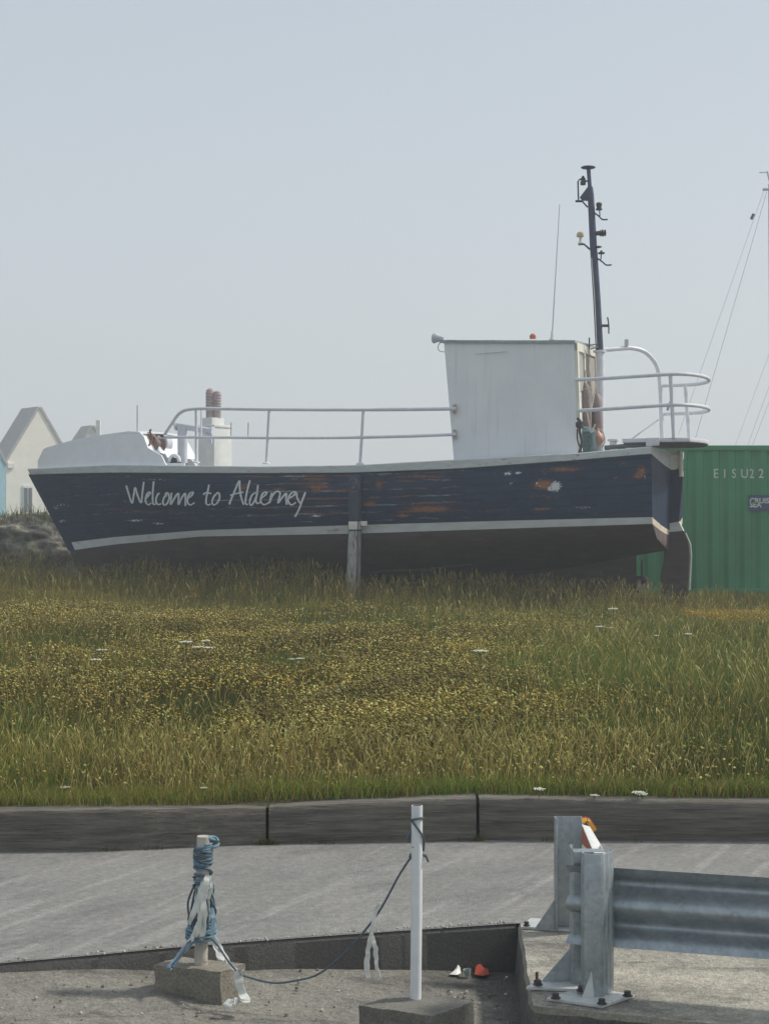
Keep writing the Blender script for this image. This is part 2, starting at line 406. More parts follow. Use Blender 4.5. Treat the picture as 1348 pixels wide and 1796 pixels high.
# lower yard
xs = np.linspace(-7, 7, 121); vv = np.linspace(0, 1, 40)
ye = lambda X: np.interp(X, [p.x for p in edge]+[7.], [p.y for p in edge]+[7.3])
X, V = np.meshgrid(xs, vv); Y = ye(X)*V+3.2*(1-V); Y = np.where(V == 1, ye(X)+.03, Y)
Y = np.where((V < 1) & (ye(X) < 3.3), ye(X)-(1-V)*1.0, Y)
Z = zyard(X, Y)-.006+.006*np.sin(X*5+Y*3)+.004*np.sin(X*11-Y*8)
m = MB(); nx = len(xs)
m.add(list(zip(X.ravel(), Y.ravel(), Z.ravel())), [(j*nx+i, j*nx+i+1, (j+1)*nx+i+1, (j+1)*nx+i) for j in range(len(vv)-1) for i in range(nx-1)])
tag(m.build('yard', M['yard'], recalc=False), kind='structure')
# wide base sheet under everything
m = MB(); m.add([(-170,-8,-.62),(170,-8,-.62),(170,172,-.62),(-170,172,-.62)], [(0,1,2,3)])
tag(m.build('ground', M['soil'], recalc=False), kind='structure')
# concrete apron on the right, with a ragged raised rim
m = MB()
A, B_, D, E = front, Vector((back.x, back.y-.004, 0)), Vector((9, 7.296, 0)), Vector((9, 5.2, 0))
fr = [lerp(A, P0(1250,1797), t) for t in np.linspace(0, 1, 14)]+[Vector((2.2, 5.66, 0)), Vector((4., 5.45, 0)), E]
fr = [p+Vector((0, .012*mnoise.noise(p*9), 0)) for p in fr]
lf = [lerp(B_, A, t)+Vector((.010*mnoise.noise(Vector((t*7, 3, 1))), 0, 0)) for t in np.linspace(0, 1, 12)][:-1]
top = lf+fr+[D]; zt = .001
m.add([p+Vector((0,0,zt)) for p in top], [tuple(range(len(top)))], 0)
rim = lf+fr
r1 = [p+Vector((0,0,zt)) for p in rim]
r2 = [p+Vector((-.012 if i < len(lf) else 0, -.010 if i >= len(lf) else 0, -.022-.008*mnoise.noise(p*14))) for i, p in enumerate(rim)]
r3 = [p+Vector((-.050 if i < len(lf) else 0, -.022 if i >= len(lf) else 0, -.55)) for i, p in enumerate(rim)]
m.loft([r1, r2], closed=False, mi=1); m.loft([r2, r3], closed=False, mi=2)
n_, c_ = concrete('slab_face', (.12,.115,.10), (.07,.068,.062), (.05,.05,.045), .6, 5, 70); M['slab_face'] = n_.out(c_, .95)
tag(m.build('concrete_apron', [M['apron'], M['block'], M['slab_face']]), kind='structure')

# timbers
def timber(pts, tops, label, seed):
    m = MB(); rings = []; S = 120
    for k in range(S+1):
        t = k/S; px = lerp(pts[0][0], pts[-1][0], t)
        f = P0(px, interp(pts, px)); zt = P(px, interp(tops, px), f.y).z
        if k in (0, S): f = f+Vector((.004 if k == 0 else -.004, 0, 0))
        n1 = .012*mnoise.noise(Vector((px*.013, seed, 0))); n2 = .013*mnoise.noise(Vector((px*.03, seed, 5)))+.008*mnoise.noise(Vector((px*.11, seed, 9)))
        d = .17; b = .012
        rings.append([f+Vector((0,n1,-.06)), Vector((f.x, f.y+n1, zt-.045+n2)), Vector((f.x, f.y+n1+.004, zt-b+n2*.6)), Vector((f.x, f.y+n1+b, zt+n2*.4)),
                      Vector((f.x, f.y+d, zt+.006)), f+Vector((0,d,-.06))])
    m.loft(rings); o = m.build('timber_sleeper', M['sleeper'], angle=50)
    return tag(o, label, 'timber', 'weathered timbers edging the grass bank')
timber([(-420,1497),(205,1493),(467,1481)], [(-420,1428),(0,1424),(467,1418)], 'dark weathered timber at the left end of the bank edge, behind the rope-wrapped post', 1)
timber([(470,1481),(836,1475)], [(470,1417),(836,1401)], 'middle weathered timber of the bank edge, behind the tall white pole', 2)
timber([(839,1474),(1348,1477),(1700,1479)], [(839,1401),(1000,1404),(1348,1409),(1700,1412)], 'weathered timber at the right end of the bank edge, behind the steel crash barrier', 3)

# ------------------------------------------------------------------ fishing boat
ca, sa = math.cos(R(23)), math.sin(R(23))
SX, SY = 4.26, 24.0
def BP(u, v, z): return Vector((SX-ca*u-sa*v, SY+sa*u-ca*v, z))      # u to the bow, v to port (towards the road)
def upx(px, v):
    r = (px-674)/F
    return (SX-sa*v-r*(SY-ca*v))/(ca+r*sa)
def BZ(u, v, py): return CAMH+(HZ-py)*(SY+sa*u-ca*v)/F
def BPX(px, py, v): u = upx(px, v); return BP(u, v, BZ(u, v, py))
LINES = [  # key lines of the hull: photo row along the near side
    [(50,822),(200,815),(450,818),(620,816),(800,806),(1020,794),(1140,783)],
    [(50,832),(190,829),(450,830),(620,829),(800,822),(1000,808),(1140,796)],
    [(118,952),(200,942),(350,930),(620,921),(860,914),(1138,907)],
    [(120,966),(200,955),(350,941),(620,936),(860,928),(1138,919)]]
LB = upx(50, 0)
stem_u = [LB, upx(54, 0), upx(118, 0), upx(124, 0), upx(136, 0), upx(165, 0)]
BT = [1.05, 1.05, 1.0, .98, .70, .06]; BM = [1.36, 1.35, 1.27, 1.24, .98, .07]; PW = [2.3, 2.3, 1.75, 1.7, 1.5, 1.2]
def breadth(k, s):
    if s < .45: b = BT[k]+(BM[k]-BT[k])*math.sin(math.pi/2*s/.45)
    else: b = BM[k]*(1-((s-.45)/.55)**PW[k])
    return max(b, .022)
def keyz(k, s):
    u = stem_u[k]*s
    if k < 4:
        b = breadth(k, s); p = BP(u, b, 0); px = PX(p)[0]
        return CAMH+(HZ-interp(LINES[k], px))*p.y/F
    z3 = keyz(3, s)
    if k == 4: return z3-interp([(0,.22),(.1,.27),(.45,.45),(.9,.42),(1,.34)], s)
    return interp([(0,1.38),(.045,1.30),(.2,1.0),(.45,.80),(.8,.72),(1,.66)], s)
def hull_pt(k, s, side): return BP(stem_u[k]*s, breadth(k, s)*side, keyz(k, s))
boat = thing('fishing_boat', BP(5.5, 0, .6), 'old navy and white wooden fishing boat with peeling paint propped on the grass bank', 'boat')
NS = 260; NR = [3, 26, 4, 10, 8]
S_ = [math.sin(math.pi/2*(i/NS))**1.0 if False else i/NS for i in range(NS+1)]
K = [[None]*(NS+1) for _ in range(6)]
for k in range(6):
    for i, s in enumerate(S_): K[k][i] = (stem_u[k]*s, breadth(k, s), keyz(k, s))
verts = []; faces = []; mi = []; uvw = []; rowk = []
def bulge(k, t): return [0, .035, 0, .06, .10][k]*4*t*(1-t)
rows = []
for k in range(5):
    for r in range(NR[k]+(1 if k == 4 else 0)): rows.append((k, r/NR[k]))
for side in (1, -1):
    off = len(verts)
    for (k, t) in rows:
        for i in range(NS+1):
            a, b = K[k][i], K[k+1][i]; s = S_[i]
            u = lerp(a[0], b[0], t); v = lerp(a[1], b[1], t)+bulge(k, t)*min(1, 3*(1-s))*min(1, .3+4*s)
            verts.append(BP(u, v*side, lerp(a[2], b[2], t))); uvw.append((u, (k-1+t) if k < 2 else k+t))
    for j in range(len(rows)-1):
        for i in range(NS):
            faces.append((off+j*(NS+1)+i, off+j*(NS+1)+i+1, off+(j+1)*(NS+1)+i+1, off+(j+1)*(NS+1)+i))
            k = rows[j][0]; mi.append(0 if k <= 1 else 1 if k == 2 else 2)
me = bpy.data.meshes.new('hull'); org = ORG[boat.name]
me.from_pydata([v-org for v in verts], [], faces)
for mm in (M['hull_navy'], M['stripe'], M['antifoul']): me.materials.append(mm)
me.polygons.foreach_set('material_index', mi)
uvl = me.uv_layers.new(name='UVMap'); li = np.empty(len(me.loops), np.int32); me.loops.foreach_get('vertex_index', li)
uvl.data.foreach_set('uv', np.array(uvw, np.float32)[li].ravel())
# worn places of the paint
spots = [  # photo x, y, half width, half height, orange, white
    (955,850,14,6.5,1.25,0),(974,853,7,7.5,0,1.25),(965,858,6,3,0,1.0),(942,848,3,3,0,.9),(946,854,2,2,0,.7),(990,823,22,3.2,1.,0),(952,829,7,1.8,.5,.6),(890,830,6,2.5,0,1.1),(908,829,5,1.5,0,1.1),(869,830,2,2,0,1.),
    (895,848,3,3,0,.7),(1125,827,6,7,1.1,0),(1118,835,6,4,1.,0),(1131,837,2,4,0,.7),(1092,814,5,1.5,.8,0),(1080,838,5,1.6,.6,.4),(950,893,14,1.6,.95,0),(955,871,22,1.6,.75,0),
    (1022,890,14,2,.35,.55),(752,893,27,4.5,1.15,0),(706,904,10,2.4,1.1,0),(735,896,14,2.5,.9,0),(766,882,42,1.4,.75,.15),(810,881,6,1.2,0,.9),(745,836,34,2.2,.85,0),(705,836,14,1.6,.7,0),
    (648,884,9,3.2,1.15,.2),(655,879,4,1.4,0,.6),(664,850,6,8,.75,0),(640,845,10,3,.55,0),(700,858,14,1.5,.6,.1),(745,858,9,1.4,.6,0),
    (551,841,24,2.2,.9,.2),(515,841,9,1.6,.5,.5),(558,854,17,4,.95,0),(556,860,10,3,.9,0),(598,860,9,2.4,1.,0),(487,859,8,2.5,.95,0),(466,861,14,2.2,.75,0),(425,855,7,4.5,.85,0),(428,851,4,3,.8,0),
    (555,905,10,2,.2,.85),(585,896,16,1.8,.45,.3),(540,897,14,1.6,.7,0),(575,883,20,1.3,.4,.3),(520,862,10,2,.7,0),
    (250,897,30,1.8,.7,.2),(200,893,22,1.4,.45,.3),(320,900,26,1.4,.5,.3),(245,913,24,1.5,.2,.8),(285,919,18,1.2,.1,.7),(215,878,16,1.3,.6,.1),(180,886,10,1.3,.4,.4),
    (110,886,9,1.6,.2,.6),(108,914,7,1.8,.3,.7),(98,890,6,1.4,.2,.6),(275,842,30,1.2,.2,.6),(330,861,12,1.1,.2,.6),(875,896,30,1.2,.5,0),(840,872,20,1.0,.5,.1)]
peel = np.zeros((len(verts), 4), np.float32); peel[:, 3] = 1
half = len(verts)//2
pv = np.array([PX(v) for v in verts]); 
for (x, y, a, b, o, w) in spots:
    a *= 1.15
    g = np.exp(-(((pv[:, 0]-x)/(a*1.15))**2+((pv[:, 1]-y)/(b*1.25))**2)); g[half:] *= 0
    peel[:, 0] = np.maximum(peel[:, 0], g*o); peel[:, 1] = np.maximum(peel[:, 1], g*w)
zz = np.interp(pv[:, 0], [50,150,350,420,560,640,780,860,1000,1140], [.35,.5,.45,.8,1.,.75,.75,.35,.35,.25])
zz *= np.interp(pv[:, 1], [828,838,850,880,905,925], [.8,1.,.8,1.,.9,.2]); peel[:, 2] = zz
at = me.attributes.new('peel', 'FLOAT_COLOR', 'POINT'); at.data.foreach_set('color', peel.ravel())
me.polygons.foreach_set('use_smooth', [True]*len(me.polygons))
hull = bpy.data.objects.new('hull', me); C.objects.link(hull); hull.parent = boat; ORG[hull.name] = org
bvh = BVHTree.FromPolygons(verts[:half], [f for f in faces if f[0] < half])
def on_hull(px, py, lift=.004):
    d = P(px, py, 30)-Vector((0,0,CAMH)); h = bvh.ray_cast(Vector((0,0,CAMH)), d.normalized())
    if h[0] is None: return None
    n = h[1] if h[1].y < 0 else -h[1]
    return h[0]+n*lift, n

# gunwale: a proud white band with a flat cap, both sides
for side in (1, -1):
    m = MB(); rings = []
    for i in range(0, NS+1, 4):
        s = S_[i]; a, b = K[0][i], K[1][i]; k = min(1, (1-s)*12)
        o1 = .035*(.3+.7*k); w = min(.14, a[1]*.9)
        wob = .004*mnoise.noise(Vector((a[0]*2.3, side, 1)))
        prof = [(b[0], b[1]+.004, b[2]-.004), (b[0], b[1]+o1*.8, b[2]+.004+wob), (a[0], a[1]+o1, a[2]-.012), (a[0], a[1]+o1-.012, a[2]+wob), (a[0], a[1]-w, a[2]+wob), (a[0], a[1]-w, a[2]-.05)]
        rings.append([BP(p[0], p[1]*side, p[2]) for p in prof])
    m.loft(rings); m.build('gunwale', M['gunwale'], boat, angle=40)
# stem post
m = MB(); rings = []
for k, t in [(k, t/4) for k in range(5) for t in range(4)]+[(4, 1.)]:
    u = lerp(stem_u[k], stem_u[k+1], t); z = lerp(keyz(k, 1), keyz(k+1, 1), t)
    rings.append([BP(u+.035, .028, z), BP(u+.035, -.028, z), BP(u-.12, -.045, z), BP(u-.12, .045, z)])
m.loft(rings[4:13]); m.build('stem', M['navy_plain'], boat, angle=40)
# deck
m = MB(); L = [BP(K[0][i][0], K[0][i][1]-.05, K[0][i][2]-.16) for i in range(0, NS+1, 8)]; Rr = [BP(K[0][i][0], -K[0][i][1]+.05, K[0][i][2]-.16) for i in range(0, NS+1, 8)]
m.loft([L, Rr], closed=False); m.build('deck', M['grey_rail'], boat)
# keel with the propeller aperture at its aft end
m = MB(); rings = []
for u in np.linspace(.5, stem_u[5]-.1, 24):
    zt = interp([(0,1.40),(.5,1.32),(2.2,1.05),(5,.84),(9,.76),(12,.70)], u)
    rings.append([BP(u, .07, zt), BP(u, -.07, zt), BP(u, -.06, .50), BP(u, .06, .50)])
m.loft(rings)
m.prism([BP(.5,.06,1.32), BP(.57,.06,1.30), BP(.60,.06,1.1), BP(.66,.06,.98), BP(.56,.06,.90), BP(.40,.06,.85), BP(.40,.06,.74), BP(.9,.06,.66), BP(.9,.06,1.2)], BP(0,-.06,0)-BP(0,.06,0))
m.hexa([BP(-.30,.05,.58),BP(.9,.05,.56),BP(.9,-.05,.56),BP(-.30,-.05,.58),BP(-.30,.05,.66),BP(.9,.05,.66),BP(.9,-.05,.66),BP(-.30,-.05,.66)])
m.build('keel', M['antifoul'], boat)
# raised bilge strake
m = MB(); path = [(620,1003),(700,1000),(760,996),(830,989)]
pts = [on_hull(x, y, .01) for x, y in path]; pts = [p[0] for p in pts if p]
if len(pts) > 2: m.tube(spline(pts), .025, 6); m.build('bilge_strake', M['antifoul'], boat)
# transom
def tr_pt(row, w):
    k, t = row; a = K[k][0]; b = K[min(k+1, 5)][0]
    v = lerp(a[1], b[1], t); z = lerp(a[2], b[2], t)
    dip = lerp([.03,.19,.19,.17,.07,0][k], [.03,.19,.19,.17,.07,0][min(k+1, 5)], t)
    return BP(-.05*(1-w*w)+.0+.10*max(0, (2.6-z))*(1-w*w)*.3, v*w, z-dip*(1-abs(w)**1.5))
rowsT = [(0,0),(0,.5),(1,0)]+[(1, t/8) for t in range(1, 8)]+[(2,0),(2,.5),(3,0),(3,.33),(3,.66),(4,0),(4,.5),(4,.9)]
W = np.linspace(-1, 1, 25); m = MB()
for j in range(len(rowsT)-1):
    k = rowsT[j][0]; mm = 0 if k == 0 else 1 if k == 1 else 2 if k == 2 else 3
    m.loft([[tr_pt(rowsT[j], w) for w in W], [tr_pt(rowsT[j+1], w) for w in W]], closed=False, mi=mm)
M['antifoul_light'] = simple('antifouling_pink', (.17,.125,.12), (.10,.075,.075), 6, rough=.85)
m.build('transom', [M['gunwale'], M['navy_plain'], M['transom_warm'], M['antifoul_light']], boat)
# rudder with blade colours of the hull
m = MB()
def blade(pts, mi):
    m.prism([BP(u, .035, z) for u, z in pts], BP(0,-.035,0)-BP(0,.035,0), mi)
def ruz(py): return CAMH+(HZ-py)*(SY-.1)/F
def ru(px): return upx(px, 0.03)
blade([(ru(1168), ruz(822)), (ru(1198), ruz(822)), (ru(1190), ruz(915)), (ru(1166), ruz(919))], 0)
blade([(ru(1166), ruz(919)), (ru(1190), ruz(915)), (ru(1198), ruz(931)), (ru(1164), ruz(934))], 1)
blade([(ru(1164), ruz(934)), (ru(1198), ruz(931)), (ru(1206), ruz(950)), (ru(1208), ruz(975)), (ru(1205), ruz(1040)), (ru(1200), ruz(1055)), (ru(1160), ruz(1055)), (ru(1158), ruz(1010)), (ru(1163), ruz(985)), (ru(1165), ruz(960))], 2)
rud = m.build('rudder', [M['navy_plain'], M['stripe'], M['antifoul']], boat)
m = MB(); m.tube([BP(ru(1201), 0, ruz(935)), BP(ru(1209.5), 0, ruz(955)), BP(ru(1211), 0, ruz(975)), BP(ru(1208), 0, ruz(1035))], .012, 8); m.build('trailing_edge', M['stripe'], rud)
m = MB(); m.box(BP(ru(1182), 0, ruz(806)), (.20,.09,.30)); m.tube([BP(ru(1193), .03, ruz(790)), BP(ru(1194), .03, ruz(836))], .035, 10)
m.tube([BP(ru(1175), .03, ruz(788)), BP(ru(1175), .03, ruz(822))], .03, 10)
for z in (799, 812): m.box(BP(ru(1184), .06, ruz(z)), (.24,.03,.025))
m.build('rudder_head', M['cream'], rud, bevel=.006)
# propeller
m = MB(); c = BP(.40, 0, .93); ax = (BP(1,0,0)-BP(0,0,0)).normalized(); lat = (BP(0,1,0)-BP(0,0,0)).normalized()
m.lathe(c, [(-.09,.02),(-.07,.05),(.05,.06),(.10,.05)], 12, axis=ax)
m.tube([c, c+ax*.35], .03, 8)
for k in range(3):
    a = R(90+120*k); d = Vector((0,0,1))*math.sin(a)+lat*math.cos(a); e = ax.cross(d)
    m.loft([[c+d*r+e*w+ax*(w*.35-.006), c+d*r-e*w-ax*(w*.35+.006), c+d*r-e*w-ax*(w*.35-.006), c+d*r+e*w+ax*(w*.35+.006)] for r, w in ((.03,.03),(.12,.075),(.20,.08),(.26,.05),(.30,.01))])
m.build('propeller', M['antifoul'], boat)

# lettering, brushed on the hull
def ch(ox, oy, k, *strokes): return [[(ox+x/k, oy+y/k) for x, y in s] for s in strokes]
A1 = (210, 830, 7.93); A2 = (380, 830, 7.93)
ST = []
ST += ch(*A1, [(92,170),(130,300),(172,415),(195,310),(215,200),(250,310),(298,408),(315,280),(336,118)])
ST += ch(*A1, [(362,352),(405,305),(428,268),(398,266),(366,325),(362,395),(398,437),(440,412)])
ST += ch(*A1, [(474,112),(462,250),(460,380),(472,430),(500,428)])
ST += ch(*A1, [(560,278),(535,288),(510,340),(508,400),(535,435),(578,422)])
ST += ch(*A1, [(655,285),(615,345),(602,410),(632,442),(672,400),(690,330),(668,272),(640,285),(646,325)])
ST += ch(*A1, [(722,270),(716,350),(710,432),(755,360),(806,282),(822,300),(818,432),(862,345),(908,278),(916,320),(915,456)])
ST += ch(*A1, [(945,356),(1000,310),(1022,266),(986,270),(950,330),(945,400),(982,440),(1042,408)])
ST += ch(*A1, [(1244,158),(1226,250),(1205,350),(1205,418),(1235,440),(1268,425)], [(1165,297),(1200,270),(1276,282)])
ST += ch(*A1, [(1362,270),(1312,320),(1285,390),(1300,437),(1342,425),(1380,370),(1389,310),(1372,270),(1345,276)])
ST += ch(*A2, [(180,434),(186,400),(240,270),(315,106),(320,200),(340,330),(376,437)], [(188,306),(260,285),(372,262)])
ST += ch(*A2, [(464,98),(430,220),(405,350),(405,425),(436,432)])
ST += ch(*A2, [(545,268),(495,300),(465,370),(463,428),(490,440),(530,375),(562,290),(574,165),(560,290),(546,375),(566,420),(605,402)])
ST += ch(*A2, [(620,350),(680,300),(697,265),(652,272),(615,340),(620,405),(665,436),(736,402)])
ST += ch(*A2, [(768,272),(750,340),(735,412),(775,315),(830,255),(875,262),(880,300),(853,414),(905,345),(968,278),(966,340),(974,437)])
ST += ch(*A2, [(1000,350),(1070,310),(1097,262),(1045,272),(1000,340),(1000,400),(1042,440),(1106,402)])
ST += ch(*A2, [(1110,268),(1124,350),(1166,422)], [(1236,262),(1190,380),(1150,490),(1090,606)])
words = [(0, 7), (7, 10), (10, 99)]; LH = 0; m = MB()
for s in ST:
    if LH in (7, 10): m.build('lettering', M['letter'], hull, recalc=False); m = MB()
    LH += 1
    pp = spline([Vector((x, y, 0)) for x, y in s], 6); ring = []
    for i, p in enumerate(pp):
        t = (pp[min(i+1, len(pp)-1)]-pp[max(i-1, 0)]).normalized(); nn = Vector((-t.y, t.x, 0))
        w = 1.42*(1+.22*mnoise.noise(Vector((p.x*.2, p.y*.2, LH))))*(1.15 if abs(t.y) > abs(t.x) else .9)
        a = on_hull(p.x+nn.x*w, p.y+nn.y*w, .003+.0004*LH%.004); b = on_hull(p.x-nn.x*w, p.y-nn.y*w, .003+.0004*LH%.004)
        if a and b: ring.append([a[0], b[0]])
    if len(ring) > 1: m.loft(ring, closed=False)
m.build('lettering', M['letter'], hull, recalc=False)

M['dull_iron'] = simple('dull_iron', (.13,.145,.17), (.08,.09,.11), 20, rough=.7)
# beaching leg bolted to the side
lp, ln_ = on_hull(627, 838, .02); lq, _ = on_hull(626, 905, .02)
vleg = 1.40; ul = upx(623, vleg)
m = MB()
def legz(py): return BZ(ul, vleg, py)
for (y0, y1, w0, w1, mi_) in ((833, 913, .085, .085, 0), (913, 930, .088, .088, 1), (930, 1050, .082, .098, 2)):
    u0, u1 = ul, ul
    rr = []
    for yy, w in ((y0, w0), (y1, w1)):
        lean = (yy-833)/200*.05
        rr.append([BP(ul+w+lean, vleg-.10, legz(yy)), BP(ul-w+lean, vleg-.10, legz(yy)), BP(ul-w+lean, vleg+.04, legz(yy)), BP(ul+w+lean, vleg+.04, legz(yy))])
    if mi_: rr[0] = [p+Vector((0,0,-.003)) for p in rr[0]]
    m.loft(rr, mi=mi_)
leg = m.build('beaching_leg', [simple('worn_leg_navy', (.060,.078,.115), (.030,.043,.075), 9, (4,4,1), rough=.8, dirt=(.15,.14,.13), dscale=4, dlo=.58, dhi=.72), M['cream'], M['leg_wood']], boat, bevel=.012)
m = MB(); c = BP(ul, vleg+.07, legz(851)); lat = BP(0,1,0)-BP(0,0,0); ax = BP(1,0,0)-BP(0,0,0)
m.tube([c+(ax*math.cos(a)+Vector((0,0,1))*math.sin(a))*.100+lat*.01 for a in np.linspace(0, 2*math.pi, 29)], .007, 6, caps=False); m.build('ring', M['dull_iron'], leg)
m = MB(); m.lathe(BP(ul, vleg+.045, legz(856)), [(0,.028),(.03,.024),(.04,.01)], 10, axis=lat); m.build('bolt', M['dull_iron'], leg)
m = MB(); m.box(BP(ul-.12, vleg-.05, legz(918)), (.10,.05,.07)); m.build('cleat', M['cream'], leg)

# whaleback over the bow: two sloping cheeks and a cambered top
WU0, WU1 = upx(290, .95), upx(68, .12)
def wb(u):   # half-breadth of the foredeck at u
    return float(np.interp(u, [K[0][i][0] for i in range(NS+1)], [K[0][i][1] for i in range(NS+1)]))-.05
def wtop(px): return interp([(64,812),(76,786),(130,770),(180,761),(218,755.5),(238,757),(246,766),(255,785),(281,799),(290,815),(300,818)], px)
for side in (1, -1):
    m = MB(); o_, i_ = [], []
    ring = []
    for px in list(np.linspace(66, 246, 40))+[249,252,255,260,270,280,284,288,291]:
        u = upx(px, .9 if px > 230 else lerp(.1, .9, smooth((px-64)/166)))
        u = upx(px, max(.05, wb(u))); b = max(.03, wb(u)); b = max(.03, wb(upx(px, b)))
        u = upx(px, b); zt = BZ(u, b, wtop(px)); zb = BZ(u, b, interp(LINES[0], px))-.02
        if side < 0: u += .55*(px-66)/225; b = max(.03, wb(u))
        t = .03; tum = min(.12, b*.12)*max(0., (zt-zb)/.5)
        ring.append([BP(u, b*side, zb), BP(u, (b-tum)*side, max(zt, zb+.01)), BP(u, max(.005, b-tum-t)*side, max(zt, zb+.01)), BP(u, max(.005, b-t)*side, zb)])
    m.loft(ring); m.build('bow_cheek', M['white'], boat, angle=40)
m = MB(); ring = []
for px in np.linspace(68, 236, 24):
    b = .1
    for _ in range(6): u = upx(px, b); b = max(.03, wb(u))
    zt = BZ(u, b, wtop(px))-.015; bb = b*.87
    ring.append([BP(u, bb*w, zt+.05*b*(1-w*w)) for w in np.linspace(-1, 1, 9)]+[BP(u, bb*w, zt-.03+.05*b*(1-w*w)) for w in np.linspace(1, -1, 9)])
m.loft(ring); m.build('whaleback', M['white'], boat)
m = MB(); uB = upx(240, .8); bB = wb(uB)*.86; zt = BZ(uB, bB, 758)
uC = upx(262, .8); zl = BZ(uC, bB, 800)
m.hexa([BP(uC, bB, zl), BP(uC, -bB, zl), BP(uC+.05, -bB, zl), BP(uC+.05, bB, zl), BP(uB, bB*.97, zt), BP(uB, -bB*.97, zt), BP(uB+.05, -bB*.97, zt), BP(uB+.05, bB*.97, zt)])
m.build('bulkhead', M['white'], boat)
# jackstaff
m = MB(); m.tube([BPX(241,765,.7), BPX(241,711,.7)], [.016,.012], 8); m.build('jackstaff', M['grey_rail'], boat)
# anchor winch behind the whaleback
m = MB(); c1 = BPX(269,779,.35); lat = (BP(0,1,0)-BP(0,0,0))
m.lathe(c1-lat*.16, [(0,.03),(.0,.16),(.03,.17),(.05,.10),(.22,.09),(.26,.17),(.30,.16),(.30,.03)], 18, axis=lat, mi=0)
m.lathe(BPX(286,778,.0), [(-.1,.12),(-.08,.15),(.1,.15),(.12,.11)], 18, axis=lat, mi=1)
m.hexa([BPX(262,815,.4), BPX(300,815,.4), BPX(300,815,.0), BPX(262,815,.0), BPX(266,792,.4), BPX(290,796,.4), BPX(290,796,.0), BPX(266,792,.0)], mi=1)
win = m.build('winch', [simple('winch_brown', (.26,.19,.165), (.15,.11,.10), 9, rough=.8), M['grey_rail']], boat, angle=30)
m = MB(); m.tube(spline([BPX(254,783,.75), BPX(262,780,.6), BPX(267,768,.5), BPX(263,757,.5), BPX(265,753,.5)], 6), .018, 7)
m.tube(spline([BPX(266,792,.5), BPX(274,797,.55), BPX(279,803,.6)], 5), .03, 7); m.build('anchor_chain', M['rust'], boat)
m = MB(); c = BPX(306,808,.78)
m.tube([c+(Vector((0,0,1))*math.sin(a)+(BP(1,0,0)-BP(0,0,0))*math.cos(a))*.09 for a in np.linspace(R(-10), R(190), 14)], .03, 8)
m.box(BPX(306,816,.78), (.34,.10,.07)); m.build('fairlead', M['white'], boat)
m = MB(); m.lathe(BPX(306,809,.74), [(-.10,.065),(.05,.065)], 14, axis=lat); m.build('hawse_pipe', M['dark_metal'], boat)
m = MB(); m.lathe(BPX(284,764,1.0), [(-.03,.0),(-.02,.025),(.02,.025),(.03,0)], 10, axis=lat); m.build('bracket', M['dark_metal'], boat)
# double samson post in front of the winch
m = MB()
m.tube([BPX(320,812,.2), BPX(320,745,.2)], .085, 16)
m.tube([BPX(309,746,.2), BPX(345,752,.2), BPX(372,757,.2)], .055, 12)
m.lathe(BPX(311,747,.2), [(0,.08),(.03,.08)], 14, axis=BP(1,0,0)-BP(0,0,0)); m.lathe(BPX(373,757,.2), [(-.02,.085),(.02,.085)], 14, axis=BP(1,0,0)-BP(0,0,0))
m.box(BPX(366,770,.2), (.10,.10,.14)); m.build('samson_post', M['grey_rail'], boat)

# near-side rail
def rail(pts, r=.027, n=10): m.tube(pts, r, n)
vr = 1.22
m = MB()
rail(spline([BPX(289,762,.95), BPX(300,745,1.0), BPX(316,724,1.05), BPX(340,717,1.1), BPX(400,717,1.15)], 8)+[BPX(470,718,vr), BPX(560,718.5,vr), BPX(636,718.5,vr), BPX(720,718,1.08), BPX(799,717,.82)])
rail([BPX(277,767,.9), BPX(340,767,1.05), BPX(472,768,vr), BPX(560,768,vr), BPX(636,767,vr), BPX(720,765,1.08), BPX(799,762,.82)], .024)
rl = m.build('deck_rail', M['white_rail'], boat)
m = MB(); 
for px, p0, p1, py in ((344,717,812,0), (472,718,814,-5), (637,718,815,-6)):
    m = MB(); v_ = 1.05 if px < 400 else vr
    m.tube([BPX(px, p0, v_), BPX(px+py, p1, v_)], .024, 10); m.lathe(BPX(px+py, p1, v_), [(0,.06),(.02,.06),(.03,.03)], 12); m.build('stanchion', M['white_rail'], rl)
m = MB(); m.tube([BPX(353,718,.95), BPX(353,767,.95)], .014, 8); m.build('stanchion', M['white_rail'], rl)
for px in (405, 435):
    m = MB(); m.tube([BPX(px+.5,741,1.1), BPX(px,768,1.1)], .012, 7); m.build('rod', M['grey_rail'], rl)
for py in (717, 762):
    m = MB(); m.box(BPX(797, py, .80), (.05,.05,.15)); m.build('rail_bracket', simple('rusty_white', (.55,.50,.46), (.34,.22,.15), 22, rough=.8), rl)

# wheelhouse
WV = .77
wA_t, wA_b = upx(1006, WV-.02), upx(1013, WV)
wF_t, wF_b = upx(778, WV-.02), upx(797, WV)
zAt, zAb = BZ(wA_t, WV, 598), BZ(wA_b, WV, 812)
zFt, zFb = BZ(wF_t, WV, 597), BZ(wF_b, WV, 822)
WT = .92     # half width at the roof
m = MB(); rings = []
for t in np.linspace(0, 1, 7):
    zA, zF = lerp(zAb, zAt, t), lerp(zFb, zFt, t); uA, uF = lerp(wA_b, wA_t, t), lerp(wF_b, wF_t, t); w = WV-.02*t
    nside = 9
    ring = [BP(lerp(uA, uF, k/nside), w+.006*mnoise.noise(Vector((k*.7, t*3, 2))), lerp(zA, zF, k/nside)) for k in range(nside+1)]
    ring += [BP(uF+.18, 0, zF)] + [BP(lerp(uF, uA, k/nside), -w, lerp(zF, zA, k/nside)) for k in range(nside+1)]
    rings.append(ring)
m.loft(rings, caps=False)
